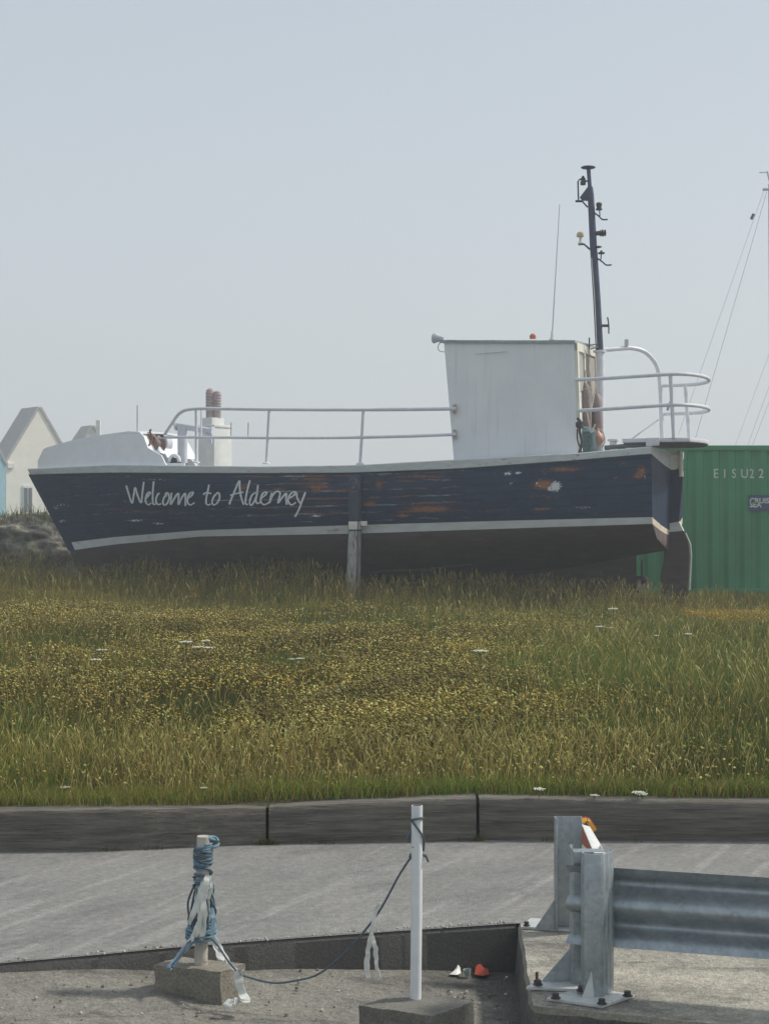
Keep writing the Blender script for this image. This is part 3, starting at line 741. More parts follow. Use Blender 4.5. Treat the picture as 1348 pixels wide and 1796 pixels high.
n_ = NT('wheelhouse_paint'); v_ = n_.coord(); c_ = n_.ramp(n_.noise(v_, 1.6, 6), [(.3, (.72,.75,.77)), (.7, (.81,.83,.84))])
c_ = n_.mix(n_.math('MULTIPLY', n_.step(n_.noise(n_.coord((7,7,.35)), 2.0, 6, .6), .55, .75), .30), c_, (.48,.47,.43))
c_ = n_.mix(n_.math('MULTIPLY', n_.step(n_.noise(n_.coord((3,3,2)), 6., 8, .7), .66, .72), .55), c_, (.40,.37,.32))
n_.bump(n_.noise(n_.coord((1,1,1)), 1.5, 3), .35, .05); M['wheelhouse_paint'] = n_.out(c_, .5)
wh = m.build('wheelhouse', M['wheelhouse_paint'], boat, angle=30)
wob = wh
m = MB(); rings = []
for k in range(13):
    t = k/12; u = lerp(wA_t-.03, wF_t+.06, t); z = lerp(zAt, zFt, t)+.012*mnoise.noise(Vector((t*9, 4, 4)))
    camb = lambda w: -.02*w*w
    rings.append([BP(u, (WV+.02)*w, z+camb(w)+.028) for w in np.linspace(1, -1, 11)]+[BP(u, (WV+.02)*w, z+camb(w)-.012) for w in np.linspace(-1, 1, 11)])
m.loft(rings); M['roof_edge'] = simple('roof_edge', (.40,.43,.45), (.25,.28,.30), 12, rough=.7); m.build('roof', M['roof_edge'], wh)
m = MB()   # aft wall details: cream frame, door panel, window
def aft(v, z, d=-.012): return BP(lerp(wA_b, wA_t, (z-zAb)/(zAt-zAb))+d, v, z)
def aftbox(v0, v1, z0, z1, d0, d1):
    m.hexa([aft(v0,z0,d0), aft(v1,z0,d0), aft(v1,z0,d1), aft(v0,z0,d1), aft(v0,z1,d0), aft(v1,z1,d0), aft(v1,z1,d1), aft(v0,z1,d1)])
aftbox(WV-.10, WV-.02, zAb, zAt-.03, .0, -.05); aftbox(.34, .29, zAb, zAt-.06, 0, -.04); aftbox(WV-.02, -WV+.02, zAt-.14, zAt-.02, 0, -.045)
aftbox(-.30, -.36, zAb, zAt-.06, 0, -.04)
m.build('aft_frame', M['cream'], wh)
m = MB(); aftbox(.65, .37, zAt-.72, zAt-.18, .0, -.02); m.build('window', simple('milky_window', (.46,.46,.42), (.38,.38,.35), 4, rough=.3), wh)
m = MB(); aftbox(.28, -.29, zAb, zAt-.16, .0, -.02); m.build('door', simple('worn_door', (.40,.37,.33), (.31,.28,.25), 5, (1,1,.6), rough=.7), wh)
m = MB(); hn = BPX(768,593,.72)
ax = BP(1,0,0)-BP(0,0,0)
m.lathe(hn, [(-.10,.03),(-.05,.045),(.0,.06),(.05,.085),(.075,.085),(.085,.07)], 14, axis=ax+Vector((0,0,.12))); m.build('horn', M['grey_rail'], wh)
m = MB(); m.tube(spline([BPX(772,600,.72), BPX(768,607,.72), BPX(770,615,.72), BPX(780,617,.74)], 5), .008, 6); m.build('horn_cable', M['cream'], wh)
m = MB(); m.lathe(BPX(934,594,.4), [(0,.05),(.05,.05),(.08,.02)], 12); m.build('roof_light', M['red_lens'], wh)
m = MB(); m.lathe(BPX(968,596,.5), [(0,.05),(.03,.03),(.12,.018),(.14,.012)], 10, mi=0); m.tube([BPX(968,585,.5), BPX(974,480,.5), BPX(981,358,.5)], [.010,.008,.006], 6, mi=1)
m.build('whip_antenna', [M['cream'], M['grey_rail']], wh)
m = MB(); m.strip([BPX(833,621,WV+.008), BPX(857,619,WV+.008), BPX(890,616.5,WV+.008)], .006, (0,0,1), .002); m.build('crack', M['roof_edge'], wh)
# side deck coaming below the wheelhouse, with flaking joint
m = MB(); m.hexa([BPX(797,818,1.0), BPX(1030,808,1.0), BPX(1030,808,.9), BPX(797,818,.9), BPX(797,808.5,1.0), BPX(1030,797,1.0), BPX(1030,797,.9), BPX(797,808.5,.9)]); m.build('coaming', M['gunwale'], wh)

# mast
UM, VM = 1.0, 0.0
def MPt(px, py, dv=0.): return BPX(px, py, VM+dv)
m = MB(); m.tube([MPt(1052,800), MPt(1052,640), MPt(1051,614)], [.068,.068,.066], 14); m.lathe(MPt(1051,618), [(0,.10),(.03,.10)], 16)
mastlow = m.build('mast_step', M['white_rail'], boat)
m = MB(); m.tube([MPt(1051,616), MPt(1046,520), MPt(1039.5,420), MPt(1035.5,340), MPt(1034,328)], [.060,.058,.055,.049,.046], 14)
m.tube([MPt(1034.5,335), MPt(1031.5,294)], .031, 12)
m.prism([MPt(1034,322,.012), MPt(1034,352,.012), MPt(1020,351,.012), MPt(1016,346,.012)], BP(0,-.024,0)-BP(0,0,0))
mast = m.build('mast', M['mast_blue'], boat)
m = MB(); m.lathe(MPt(1031,296), [(0,.04),(.012,.10),(.022,.115),(.036,.10),(.045,.04)], 18); m.build('masthead_disc', M['mast_blue'], mast)
def arm(pts, r=.012, name='bracket'):
    m = MB(); m.tube(pts, r, 8); return m.build(name, M['mast_blue'], mast)
m = MB(); m.tube([MPt(1032,318), MPt(1016,314), MPt(1013,318), MPt(1014,350)], .013, 8); m.tube([MPt(1009,352.5), MPt(1022,352.5)], .018, 8); m.tube([MPt(1020,352), MPt(1030,363)], .013, 8); m.build('bracket', M['mast_blue'], mast)
m = MB(); m.lathe(MPt(1022,324), [(0,.04),(.05,.045),(.06,.03),(.08,.03),(.09,.045),(.11,.03),(.14,.012)], 12); m.build('lamp', M['dark_metal'], mast)
arm(spline([MPt(1042,373), MPt(1050,379), MPt(1056,384.5), MPt(1065,384.5)], 4)); arm([MPt(1051,366), MPt(1051.5,380)], .009)
m = MB(); m.lathe(MPt(1050,368), [(0,.05),(.02,.05),(.025,.038),(.06,.038),(.065,.045),(.10,.045),(.115,.03)], 12); m.build('lamp', M['dark_metal'], mast)
m = MB(); m.lathe(MPt(1044,409), [(0,.035),(.06,.035),(.07,.055),(.09,.04),(.11,.06),(.13,.04),(.15,.055),(.16,.03)], 12, axis=(1,0,.05)); m.build('lamp', M['dark_metal'], mast)
arm([MPt(1034,437), MPt(1024,428), MPt(1014,428.5)], .015)
m = MB(); m.lathe(MPt(1017.5,428), [(0,.03),(.02,.045),(.03,.022),(.10,.022)], 12, mi=1); m.lathe(MPt(1017,415), [(0,.055),(.02,.06),(.06,.05),(.075,.03)], 14, mi=0); m.build('lamp', [M['lens'], M['cream']], mast)
m = MB(); m.lathe(MPt(1049,435), [(0,.01),(.015,.055),(.03,.05)], 12); m.build('lamp_shade', M['mast_blue'], mast)
m = MB(); m.lathe(MPt(1054,445), [(0,.05),(.02,.055),(.03,.02),(.05,.018)], 12); m.build('lamp_shade', M['dark_metal'], mast)
arm([MPt(1054,444), MPt(1053,456)], .009); arm(spline([MPt(1046,452), MPt(1056,459), MPt(1063,464.5), MPt(1072,464)], 4))
m = MB(); m.tube([MPt(1052,571), MPt(1067,571)], .022, 8); m.tube(spline([MPt(1065,556), MPt(1067,570), MPt(1067,585)], 4), .011, 7); m.build('cleat', M['mast_blue'], mast)
m = MB(); m.tube([MPt(1037,452,.1), MPt(1042,520,.1), MPt(1046,606,.1)], .006, 6); m.build('cable', M['cream'], mast)
m = MB(); m.tube([MPt(1033,612,.3), MPt(1033,592,.3)], .011, 7); m.tube([MPt(1033,605,.3), MPt(1048,603,.1)], .011, 7); m.tube([MPt(1036,612,.3), MPt(1048,608,.1)], .011, 7); m.build('cleat', M['dark_metal'], mast)

# gantry pipe from mast to the starboard quarter
gl = BP(.30, -.90, 0)
def GP(px, py, t): v = lerp(0, -.9, t); return BPX(px, py, v)
m = MB()
m.tube(spline([GP(1052,614,.02), GP(1085,611.5,.3), GP(1108,610.5,.5), GP(1130,617,.72), GP(1147,634,.88), GP(1155,656,1), GP(1158,690,1), GP(1161,780,1)], 7), .034, 12)
gan = m.build('gantry', M['white_rail'], boat)
m = MB(); m.box(GP(1098,601,.4), (.055,.055,.10)); m.build('gantry_light', M['grey_rail'], gan)
# stern rail: two hoops round the stern platform
def hoop(rows_near, zf, name):
    m = MB(); pts = [BPX(x, y, v) for x, y, v in rows_near]; zl = pts[-1].z
    pts += [BP(u, v, zl-.0) for u, v in ((-.50,.86),(-.60,.62),(-.63,.30),(-.60,-.05),(-.52,-.40),(-.36,-.72),(-.18,-.88),(.05,-.92),(.32,-.92))]
    m.tube(spline(pts, 5), .028, 10); return m.build(name, M['white_rail'], boat)
hr = hoop([(1010,666,.80),(1060,663.5,.95),(1120,659.5,1.03),(1178,656,1.0)], 0, 'stern_rail')
h2 = hoop([(1014,720,.80),(1060,717.5,.95),(1120,713.5,1.03),(1180,710,1.0)], 0, 'stern_rail')
for (x0, y0, x1, y1, v, par) in ((1175,657,1181,768,1.0,hr), (1201,676,1208,768,-.75,hr)):
    m = MB(); m.tube([BPX(x0,y0,v), BPX(x1,y1,v)], .027, 10); m.build('stanchion', M['white_rail'], par)
m = MB(); m.tube([BPX(1178,700,.95), BPX(1172,712,.95), BPX(1170,720,.95)], .02, 7); m.build('rail_clip', M['grey_rail'], h2)
m = MB(); m.tube([BPX(1154,736,-.85), BPX(1100,775,-.2)], .010, 6); m.build('stay', M['wire'], boat)
# stern platform
plan = [(.45,.98),(.10,1.0),(-.30,.99),(-.52,.88),(-.60,.62),(-.63,.30),(-.60,-.05),(-.52,-.40),(-.36,-.72),(-.18,-.88),(.10,-.95),(.45,-.95)]
zp = BZ(0, 1.0, 768)
m = MB(); m.prism([BP(u, v, zp-.06) for u, v in plan], Vector((0,0,.06)))
plat = m.build('stern_platform', M['white_rail'], boat, bevel=.008)
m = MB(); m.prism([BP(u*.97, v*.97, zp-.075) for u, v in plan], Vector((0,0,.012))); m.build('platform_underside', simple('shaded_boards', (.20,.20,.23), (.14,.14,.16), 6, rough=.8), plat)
m = MB(); m.hexa([BPX(1132,783,1.03), BPX(1156,781,1.03), BPX(1156,781,.5), BPX(1132,783,.5), BPX(1132,768,1.03), BPX(1156,767,1.03), BPX(1156,767,.5), BPX(1132,768,.5)]); m.build('quarter_block', M['white_rail'], plat, bevel=.01)
for px in (1075, 1103):   # mooring bitts
    m = MB(); m.lathe(BPX(px,790,.85), [(0,.055),(.13,.05),(.14,.085),(.165,.085)], 14); m.build('bitt', M['white'], boat)
m = MB(); m.tube([BPX(1060,785,.9), BPX(1140,778,.9)], .03, 8); m.build('toe_rail', simple('deck_grey', (.16,.18,.18), (.11,.12,.12), 8, rough=.8), boat)

# gear hanging and standing behind the wheelhouse
def fender(px, y0, y1, v, r, mat, name, label, cat):
    a, b = BPX(px, y0, v), BPX(px+1.5, y1, v); L = (a-b).length
    m = MB(); m.lathe(b, [(0,.02),(.03*L,r*.7),(.15*L,r),(.8*L,r*.95),(.95*L,r*.6),(L,.02)], 14, axis=a-b, mi=0)
    m.tube([a, a+Vector((0,0,.20))], .010, 6, mi=1)
    return tag(m.build(name, [mat, M['rope_white']]), label, cat)
fender(1026, 672, 752, .34, .085, M['brown_fender'], 'boat_fender', 'long faded brown fender hanging against the aft wall of the white wheelhouse', 'fender')
fender(1046, 690, 762, .16, .085, simple('faded_mauve', (.33,.26,.26), (.24,.18,.18), 7, rough=.7), 'boat_fender', 'mauve brown fender hanging against the foot of the mast', 'fender')
m = MB(); c = BPX(1047,769,.25)
m.lathe(c, [(-.11,.015),(-.10,.05),(-.05,.095),(0,.105),(.05,.09),(.10,.045),(.13,.03),(.16,.03)], 16, mi=0)
m.tube(spline([c+Vector((0,0,.15)), c+Vector((.08,-.02,.10)), c+Vector((.11,-.02,-.05)), c+Vector((.06,-.02,-.14))], 5), .010, 6, mi=1)
tag(m.build('mooring_buoy', [M['orange_buoy'], M['rope_white']]), 'faded orange buoy hanging low beside the mast foot', 'buoy')
m = MB(); c = BPX(1027,795,.40)
m.lathe(c, [(0,.16),(.06,.17),(.22,.155),(.32,.16),(.38,.12),(.40,.02)], 16); o = m.build('net_bundle', M['net']); wobble(o, .035, 9)
tag(o, 'blue green bundle of netting on the deck behind the wheelhouse', 'net')
m = MB()
m.tube(spline([BPX(1029,722,.75), BPX(1032,740,.75), BPX(1036,758,.72), BPX(1040,752,.7), BPX(1043,744,.7)], 6), .012, 6)
m.tube(spline([BPX(1044,625,.5), BPX(1045,650,.5), BPX(1046,668,.5), BPX(1042,690,.5), BPX(1036,720,.55)], 6), .013, 6)
m.tube(spline([BPX(1026,682,.72), BPX(1037,681,.7), BPX(1035,700,.7), BPX(1036,725,.7)], 6), .010, 6)
tag(m.build('hanging_rope', M['rope_white']), 'pale rope looped down the aft wall of the wheelhouse beside the fenders', 'rope')
m = MB(); m.tube(spline([BPX(1012,733,.98), BPX(1018,742,.98), BPX(1016,755,.98), BPX(1020,775,.98), BPX(1015,795,.98)], 6), .022, 7); m.lathe(BPX(1016,745,.98), [(-.06,.02),(-.03,.06),(.03,.06),(.06,.02)], 10)
m.tube(spline([BPX(1012,752,.98), BPX(1012,770,.98), BPX(1017,785,.98), BPX(1021,797,.98)], 5), .012, 6)
m.build('hose', M['dark_metal'], boat)

# ------------------------------------------------------------------ shipping container
YC = 27.6
cx0, cx1 = P(905,0,YC).x, P(905,0,YC).x+6.06
cz0, cz1 = .50, P(0,781,YC).z
cont = thing('shipping_container', ((cx0+cx1)/2, YC, cz0), 'green corrugated shipping container behind the stern of the boat', 'container')
pitch = .278
def corr(x):
    t = ((x-cx0-.09)/pitch)%1.
    return float(np.interp(t, [0,.25,.37,.63,.75+.13,1.], [0,0,.036,.036,0,0]))
xs_ = [cx0+.09]; k = 0
while xs_[-1] < cx1-.09-1e-6:
    base = cx0+.09+k*pitch
    for t in (.25,.37,.63,.88,1.):
        x = base+t*pitch
        if x < cx1-.09: xs_.append(x)
    k += 1
    if base+pitch > cx1-.09: xs_.append(cx1-.09); break
m = MB()
zA, zB = cz0+.14, cz1-.09
m.loft([[Vector((x, YC+.02+corr(x), zA)) for x in xs_], [Vector((x, YC+.02+corr(x), zB)) for x in xs_]], closed=False)
m.loft([[Vector((x, YC+2.42-corr(x), zA)) for x in xs_], [Vector((x, YC+2.42-corr(x), zB)) for x in xs_]], closed=False)
m.box(((cx0+cx1)/2, YC+1.22, cz1-.06), (5.9,2.30,.04)); m.box((cx0+.06, YC+1.22, (cz0+cz1)/2), (.05,2.3,2.35)); m.box((cx1-.06, YC+1.22, (cz0+cz1)/2), (.05,2.3,2.35))
m.box(((cx0+cx1)/2, YC+1.22, cz0+.10), (5.9,2.30,.08))
m.build('corrugated_wall', M['container'], cont, angle=20, recalc=False)
m = MB()
for y in (YC+.04, YC+2.40):
    m.box(((cx0+cx1)/2, y, cz1-.045), (6.06-.16,.09,.09)); m.box(((cx0+cx1)/2, y, cz0+.07), (6.06-.16,.10,.14))
    for x in (cx0+.06, cx1-.06): m.box((x, y, (cz0+cz1)/2), (.14,.14,cz1-cz0))
for x in (cx0+.06, cx1-.06):
    m.box((x, YC+1.22, cz1-.05), (.10,2.2,.10)); m.box((x, YC+1.22, cz0+.07), (.10,2.2,.14))
m.build('frame', M['container'], cont, bevel=.008)
def text_mesh(s, size, x0, zb, ysurf, name, mat, parent, follow=False, sx=1., weight=0.):
    cu = bpy.data.curves.new('t', 'FONT'); cu.body = s; cu.size = size; cu.offset = weight; cu.resolution_u = 4
    ob = bpy.data.objects.new('t', cu); C.objects.link(ob)
    dg = bpy.context.evaluated_depsgraph_get(); me0 = bpy.data.meshes.new_from_object(ob.evaluated_get(dg))
    bpy.data.objects.remove(ob)
    bm = bmesh.new(); bm.from_mesh(me0)
    for v in bm.verts: v.co = Vector((x0+v.co.x*sx, 0, zb+v.co.y))
    if follow:
        for x in xs_: bmesh.ops.bisect_plane(bm, geom=bm.verts[:]+bm.edges[:]+bm.faces[:], plane_co=(x,0,0), plane_no=(1,0,0), dist=1e-5)
        for v in bm.verts: v.co.y = YC+.02+corr(v.co.x)-.004
    else:
        for v in bm.verts: v.co.y = ysurf
    org = ORG[parent.name]
    for v in bm.verts: v.co -= org
    me1 = bpy.data.meshes.new(name); bm.to_mesh(me1); bm.free(); me1.materials.append(mat)
    o = bpy.data.objects.new(name, me1); C.objects.link(o); o.parent = parent; ORG[o.name] = org; return o
M['stencil'] = simple('stencil_white', (.62,.70,.62), (.5,.58,.5), 12, rough=.7)
def text_group(chars, size, zb, name, mat, parent):
    objs = []
    for s, px in chars:
        objs.append(text_mesh(s, size, P(px,0,YC).x, zb, 0, name, mat, parent, follow=True, sx=.82, weight=.002))
text_group([('E',1250.5),('I',1269),('S',1283),('U',1299),('2',1314),('2',1330)], .225, P(0,838,YC).z, 'code_letter', M['stencil'], cont)
m = MB(); x0 = P(1312,0,YC).x; z1, z0 = P(0,868,YC).z, P(0,896,YC).z
m.box((x0+.31, YC+.012, (z0+z1)/2), (.62,.012,z1-z0)); sg = m.build('blue_panel', M['blue_sign'], cont)
text_mesh('CRUISE', .125, x0+.02, P(0,882.5,YC).z, YC+.003, 'panel_lettering', M['stencil'], sg, weight=.004)
text_mesh('SEA', .125, x0+.02, P(0,889.5,YC).z, YC+.003, 'panel_lettering', M['stencil'], sg, weight=.004)

# ------------------------------------------------------------------ yacht beyond the container
YY = 58.
yb = P(1354,0,YY)
yacht = thing('sailing_yacht', (yb.x, YY, .5), 'distant sailing yacht whose pale mast and thin stays rise behind the green container', 'yacht')
m = MB(); rings = []
for k in range(15):
    t = k/14; x = yb.x-4.6+9.6*t; b = 1.5*math.sin(math.pi*min(1, .25+.75*(1-t)))**.7+.02; z = 2.0+.25*abs(t-.4)
    rings.append([Vector((x, YY-b, z)), Vector((x, YY-b*.85, 1.4)), Vector((x, YY, 1.0-.0*t)), Vector((x, YY+b*.85, 1.4)), Vector((x, YY+b, z))])
m.loft(rings); m.hexa([(yb.x-1.2,YY-.15,.42),(yb.x+1.2,YY-.15,.42),(yb.x+1.2,YY+.15,.42),(yb.x-1.2,YY+.15,.42),(yb.x-1.4,YY-.2,1.2),(yb.x+1.5,YY-.2,1.2),(yb.x+1.5,YY+.2,1.2),(yb.x-1.4,YY+.2,1.2)])
m.box((yb.x, YY, 2.2), (3.2,1.6,.5)); m.build('hull', M['white'], yacht)
m = MB(); mt = P(1350,322,YY); m.tube([Vector((yb.x, YY, 2.0)), mt], [.09,.07], 10); m.tube([P(1337,332,YY), P(1356,332,YY)], .05, 6); m.tube([P(1331,302,YY), P(1345,302,YY)], .02, 5); m.tube([mt, P(1345,300,YY)], .03, 5); m.build('mast', M['alu'], yacht)
for (x0, y0, x1, y1, r) in ((1341,328,1190,760,.006), (1344,336,1207,810,.008), (1376,545,1282,800,.005), (1380,590,1300,810,.006), (1384,610,1308,810,.006)):
    m = MB(); m.tube([P(x0,y0,YY), P(x1,y1,YY)], r, 5); m.build('stay', M['wire'], yacht)
m = MB(); m.tube([P(1317,384,YY), P(1321,375,YY)], .06, 6); m.build('stay_fitting', M['dark_metal'], yacht)

# ------------------------------------------------------------------ houses and rock
def gable_house(c, w, d, he, hr, rz, name, label, wall, group=None, z0=.3, over=.12):
    t = thing(name, (c[0], c[1], z0), label, 'house', group)
    Rz = Matrix.Rotation(rz, 3, 'Z'); c = Vector((c[0], c[1], 0))
    def q(x, y, z): return c+Rz@Vector((x, y, z))
    m = MB(); m.prism([q(-w/2,0,z0), q(w/2,0,z0), q(w/2,0,he), q(0,0,hr), q(-w/2,0,he)], Rz@Vector((0,d,0))); m.build('wall', wall, t)
    rf = MB(); th = .14
    for sd in (-1, 1):
        e = Vector((sd*(w/2+over), 0, he-over*(hr-he)/(w/2)))
        a, b = q(e.x, -over, e.z), q(0, -over, hr+.02)
        n = Rz@Vector((sd*(hr-he), 0, w/2)).normalized()*th
        rf.hexa([a, b, b+Rz@Vector((0,d+2*over,0)), a+Rz@Vector((0,d+2*over,0)), a+n, b+n, b+n+Rz@Vector((0,d+2*over,0)), a+n+Rz@Vector((0,d+2*over,0))])
    r_ = rf.build('roof', M['roof'], t)
    return t, q, r_
# cream house: gable turned to the right so that its left roof slope shows
HY = 90.
apex = P(69, 716, HY)
ch_, q, r_ = gable_house((apex.x, HY), 4.0, 2.0, P(0,812,HY).z, apex.z, R(38), 'cream_house', 'cream rendered house with a steep grey gable beyond the bow of the boat', M['render_cream'], over=.06)
def hbox(m, x0, x1, y0, y1, d0, d1): m.hexa([q(x0,d0,P(0,y0,HY).z),q(x1,d0,P(0,y0,HY).z),q(x1,d1,P(0,y0,HY).z),q(x0,d1,P(0,y0,HY).z),q(x0,d0,P(0,y1,HY).z),q(x1,d0,P(0,y1,HY).z),q(x1,d1,P(0,y1,HY).z),q(x0,d1,P(0,y1,HY).z)])
m = MB(); hbox(m, -1.02, -.42, 900, 852, -.06, .05); wf = m.build('window', M['render_white'], ch_)
m = MB(); hbox(m, -.95, -.76, 898, 856, -.09, -.05); hbox(m, -.68, -.49, 898, 856, -.09, -.05); m.build('pane', M['glass'], wf)
m = MB(); hbox(m, -1.95, -1.55, 822, 814, -.12, .05); m.build('eave', M['render_white'], ch_)
gable_house((P(-58,0,84).x, 84), 4.3, 2.0, P(0,812,84).z, P(0,680,84).z, R(38), 'blue_house', 'pale blue house at the left edge of the view beside the cream gable', M['render_blue'], over=.05)
# white house whose chimney stack shows above the gunwale
def chim_house(Y, px, label, top, w):
    c = P(px, 0, Y)
    t, q, r_ = gable_house((c.x, Y-1.5), 5.5, 9., P(0,935,Y).z, P(0,850,Y).z, R(-90), 'white_house', label, M['render_white'])
    return t, q, r_
YH = 60.
t, q, r_ = chim_house(YH, 345, 'white house behind the boat with twin red ribbed chimney pots', 680, 0)
m = MB(); Rz = Matrix.Rotation(R(-42), 3, 'Z'); cs = P(377,0,YH)
def cb(zy0, zy1, sx, sy, mi=0): m.box((cs.x, YH, (P(0,zy0,YH).z+P(0,zy1,YH).z)/2), (sx, sy, P(0,zy1,YH).z-P(0,zy0,YH).z), Rz, mi)
cb(870, 751, .89, .89); cb(751, 746, .95, .95)
m.box((cs.x-.10, YH+.05, (P(0,746,YH).z+P(0,733,YH).z)/2), (.62,.62,P(0,733,YH).z-P(0,746,YH).z), Rz)
stk = m.build('chimney', M['render_white'], r_, bevel=.03)
for px in (368, 380.5):
    c = P(px, 734, YH); h = P(0,681 if px < 372 else 685,YH).z-c.z; prof = [(0,.15),(.3*h,.15)]
    for k in range(6): prof += [((.34+.1*k)*h, .165), ((.39+.1*k)*h, .145)]
    prof += [(.95*h,.13),(h,.05)]
    m = MB(); m.lathe(c, prof, 14); m.build('chimney_pot', M['hazed_terracotta'], stk)
Y2 = 105.
c = P(162,0,Y2)
t2, q2, r2 = gable_house((c.x+.0, Y2), 2.0, 1.6, P(0,786,Y2).z, P(0,748.5,Y2).z, R(32), 'white_house', 'far white cottage with grey roof and white chimney just above the bow', M['render_white'])
m = MB(); m.box((P(172.5,0,Y2-.5).x, Y2-.5, P(0,770,Y2).z+.3), (.26,.3,P(0,738,Y2).z-P(0,770,Y2).z+.6)); m.build('chimney', M['render_white'], r2)

m = MB(); bm = bmesh.new(); bmesh.ops.create_icosphere(bm, subdivisions=6, radius=1.)
for v in bm.verts:
    p = v.co.copy()
    d = 1+.30*mnoise.noise(p*1.3+Vector((3,1,2)))+.18*mnoise.noise(p*3.1)+.10*mnoise.noise(p*7)+.06*mnoise.noise(p*15)
    v.co = Vector((p.x*2.6*d, p.y*1.5*d, (math.copysign(abs(p.z)**.75, p.z))*1.02*d))
rc = P(35,0,31.5)
m.add([v.co+Vector((rc.x-.1, 31.8, .95)) for v in bm.verts], [[v.index for v in f.verts] for f in bm.faces]); bm.free()
rock_bvh = BVHTree.FromPolygons(m.v, m.f)
tag(m.build('rock_outcrop', M['rock'], angle=180), 'dark craggy rock outcrop topped with weeds at the left, beyond the bow', 'rock')

# ------------------------------------------------------------------ crash barrier
bar = thing('crash_barrier', (.85, 6.2, 0), 'galvanised steel crash barrier end with bolted posts on the concrete apron', 'crash barrier')
def cpost(plan, z0, z1, th=.006, name='post'):
    m = MB(); pts = [Vector((x, y, 0)) for x, y in plan]; n = len(pts); L, Rr = [], []
    for i in range(n):
        t = (pts[min(i+1, n-1)]-pts[max(i-1, 0)]).normalized(); s = Vector((-t.y, t.x, 0)); L.append(pts[i]+s*th/2); Rr.append(pts[i]-s*th/2)
    poly = L+Rr[::-1]
    m.loft([[Vector((p.x, p.y, z)) for p in poly] for z in (z0, z1)], mi=0); return m.build(name, M['galv'], bar, bevel=.0012, angle=25)
zf = P(0,1497,6.15).z; zm = P(0,1490,6.28).z; zb = P(0,1432,7.17).z
p1 = cpost([(.776,6.235),(.767,6.215),(.764,6.160),(.770,6.142),(.828,6.122),(.838,6.126),(.846,6.150),(.858,6.156),(.866,6.178),(.878,6.186),(.888,6.206),(.884,6.232)], .012, zf)
p2 = cpost([(.752,6.375),(.741,6.370),(.738,6.300),(.744,6.292),(.852,6.292),(.858,6.298),(.858,6.36)], .012, zm)
p3 = cpost([(.772,7.115),(.765,7.118),(.763,7.165),(.769,7.172),(.876,7.172),(.882,7.166),(.882,7.115),(.876,7.112)], .012, zb)
m = MB(); m.box((.80, 6.262, zm-.022), (.125,.058,.044)); m.build('spacer', M['galv'], bar, bevel=.004)
def plate(pts, name, par): 
    m = MB(); m.prism([Vector((x, y, .003)) for x, y in pts], (0,0,.012)); return m.build(name, M['galv'], par, bevel=.002)
M['plate'] = simple('pale_steel', (.62,.64,.62), (.46,.48,.47), 14, rough=.5, metal=.2, dirt=(.34,.31,.26), dscale=14, dlo=.55, dhi=.7)
def q0(px, py): p = P0(px, py); return (p.x, p.y)
b1 = plate([q0(958,1757), q0(1055,1771), q0(1113,1751), q0(1020,1738)], 'base_plate', p1)
b2 = plate([q0(922,1738), q0(1012,1742), q0(1040,1728), q0(945,1724)], 'base_plate', p2)
b3 = plate([q0(912,1631), q0(1004,1637), q0(1030,1622), q0(930,1616)], 'base_plate', p3)
for b in (b1, b2, b3): b.data.materials[0] = M['plate']
def bolt(px, py, par, r=.013):
    p = P0(px, py, .012); m = MB(); m.lathe(p+Vector((0,0,.012)), [(0,r*1.5),(.003,r*1.5)], 12); m.lathe(p+Vector((0,0,.015)), [(0,r),(.016,r)], 6); m.build('bolt', M['bolt'], par)
for px, py in ((974,1757), (1055,1767), (1100,1753), (1019,1744)): bolt(px, py, b1)
for px, py in ((943,1733),): bolt(px, py, b2)
bolt(923, 1629, b3, .011)
m = MB(); p = P0(941,1726,.012); m.tube([p, p+Vector((0,0,.046))], .006, 8); m.lathe(p, [(0,.012),(.014,.012)], 6); m.build('stud', M['rust'], b2)
def gusset(a, b, c, off, par):
    m = MB(); m.prism([a, b, c], off); m.build('gusset', M['galv'], par)
m = MB(); m.prism([P(1017,1758,6.105), P(1037,1704,6.128), P(1042,1756,6.122)], (.004,.008,0)); m.build('gusset', M['plate'], p1)
gusset(Vector((.740,6.33,.014)), Vector((.622,6.33,.014)), Vector((.740,6.33,.150)), (0,.008,0), p2)
gusset(Vector((.764,7.14,.014)), Vector((.672,7.14,.014)), Vector((.764,7.14,.150)), (0,.008,0), p3)
# the W beam
prof = [(.155,.006),(.148,.0),(.135,-.006),(.118,-.030),(.104,-.062),(.094,-.076),(.080,-.080),(.066,-.072),(.046,-.044),(.028,-.014),(.014,-.001),(0,.003)]
prof = prof+[(-z, d) for z, d in prof[::-1][1:]]
aB, bB = Vector((.742, 6.268, .335)), Vector((1.459, 6.052, .335)); dB = (bB-aB).normalized(); nB = Vector((dB.y, -dB.x, 0))
m = MB(); rings = []
for t in [-.012]+list(np.linspace(.02, 3.6, 40)):
    r1, r2 = [], []
    for z, d in prof:
        ext = (d+.05)*-.35 if t < 0 else 0
        p = aB+dB*(t+ext)+nB*d+Vector((0,0,z)); r1.append(p); r2.append(p-nB*.004)
    rings.append(r1+r2[::-1])
m.loft(rings); m.build('beam', M['galv'], bar, angle=60)
m = MB(); p = aB+dB*.62+nB*.004; m.lathe(p, [(0,.016),(.005,.016),(.009,.006)], 12, axis=nB); m.build('beam_bolt', M['galv'], bar)
p4 = cpost([(3.39,5.60),(3.38,5.54),(3.50,5.54),(3.50,5.60)], .012, .55)
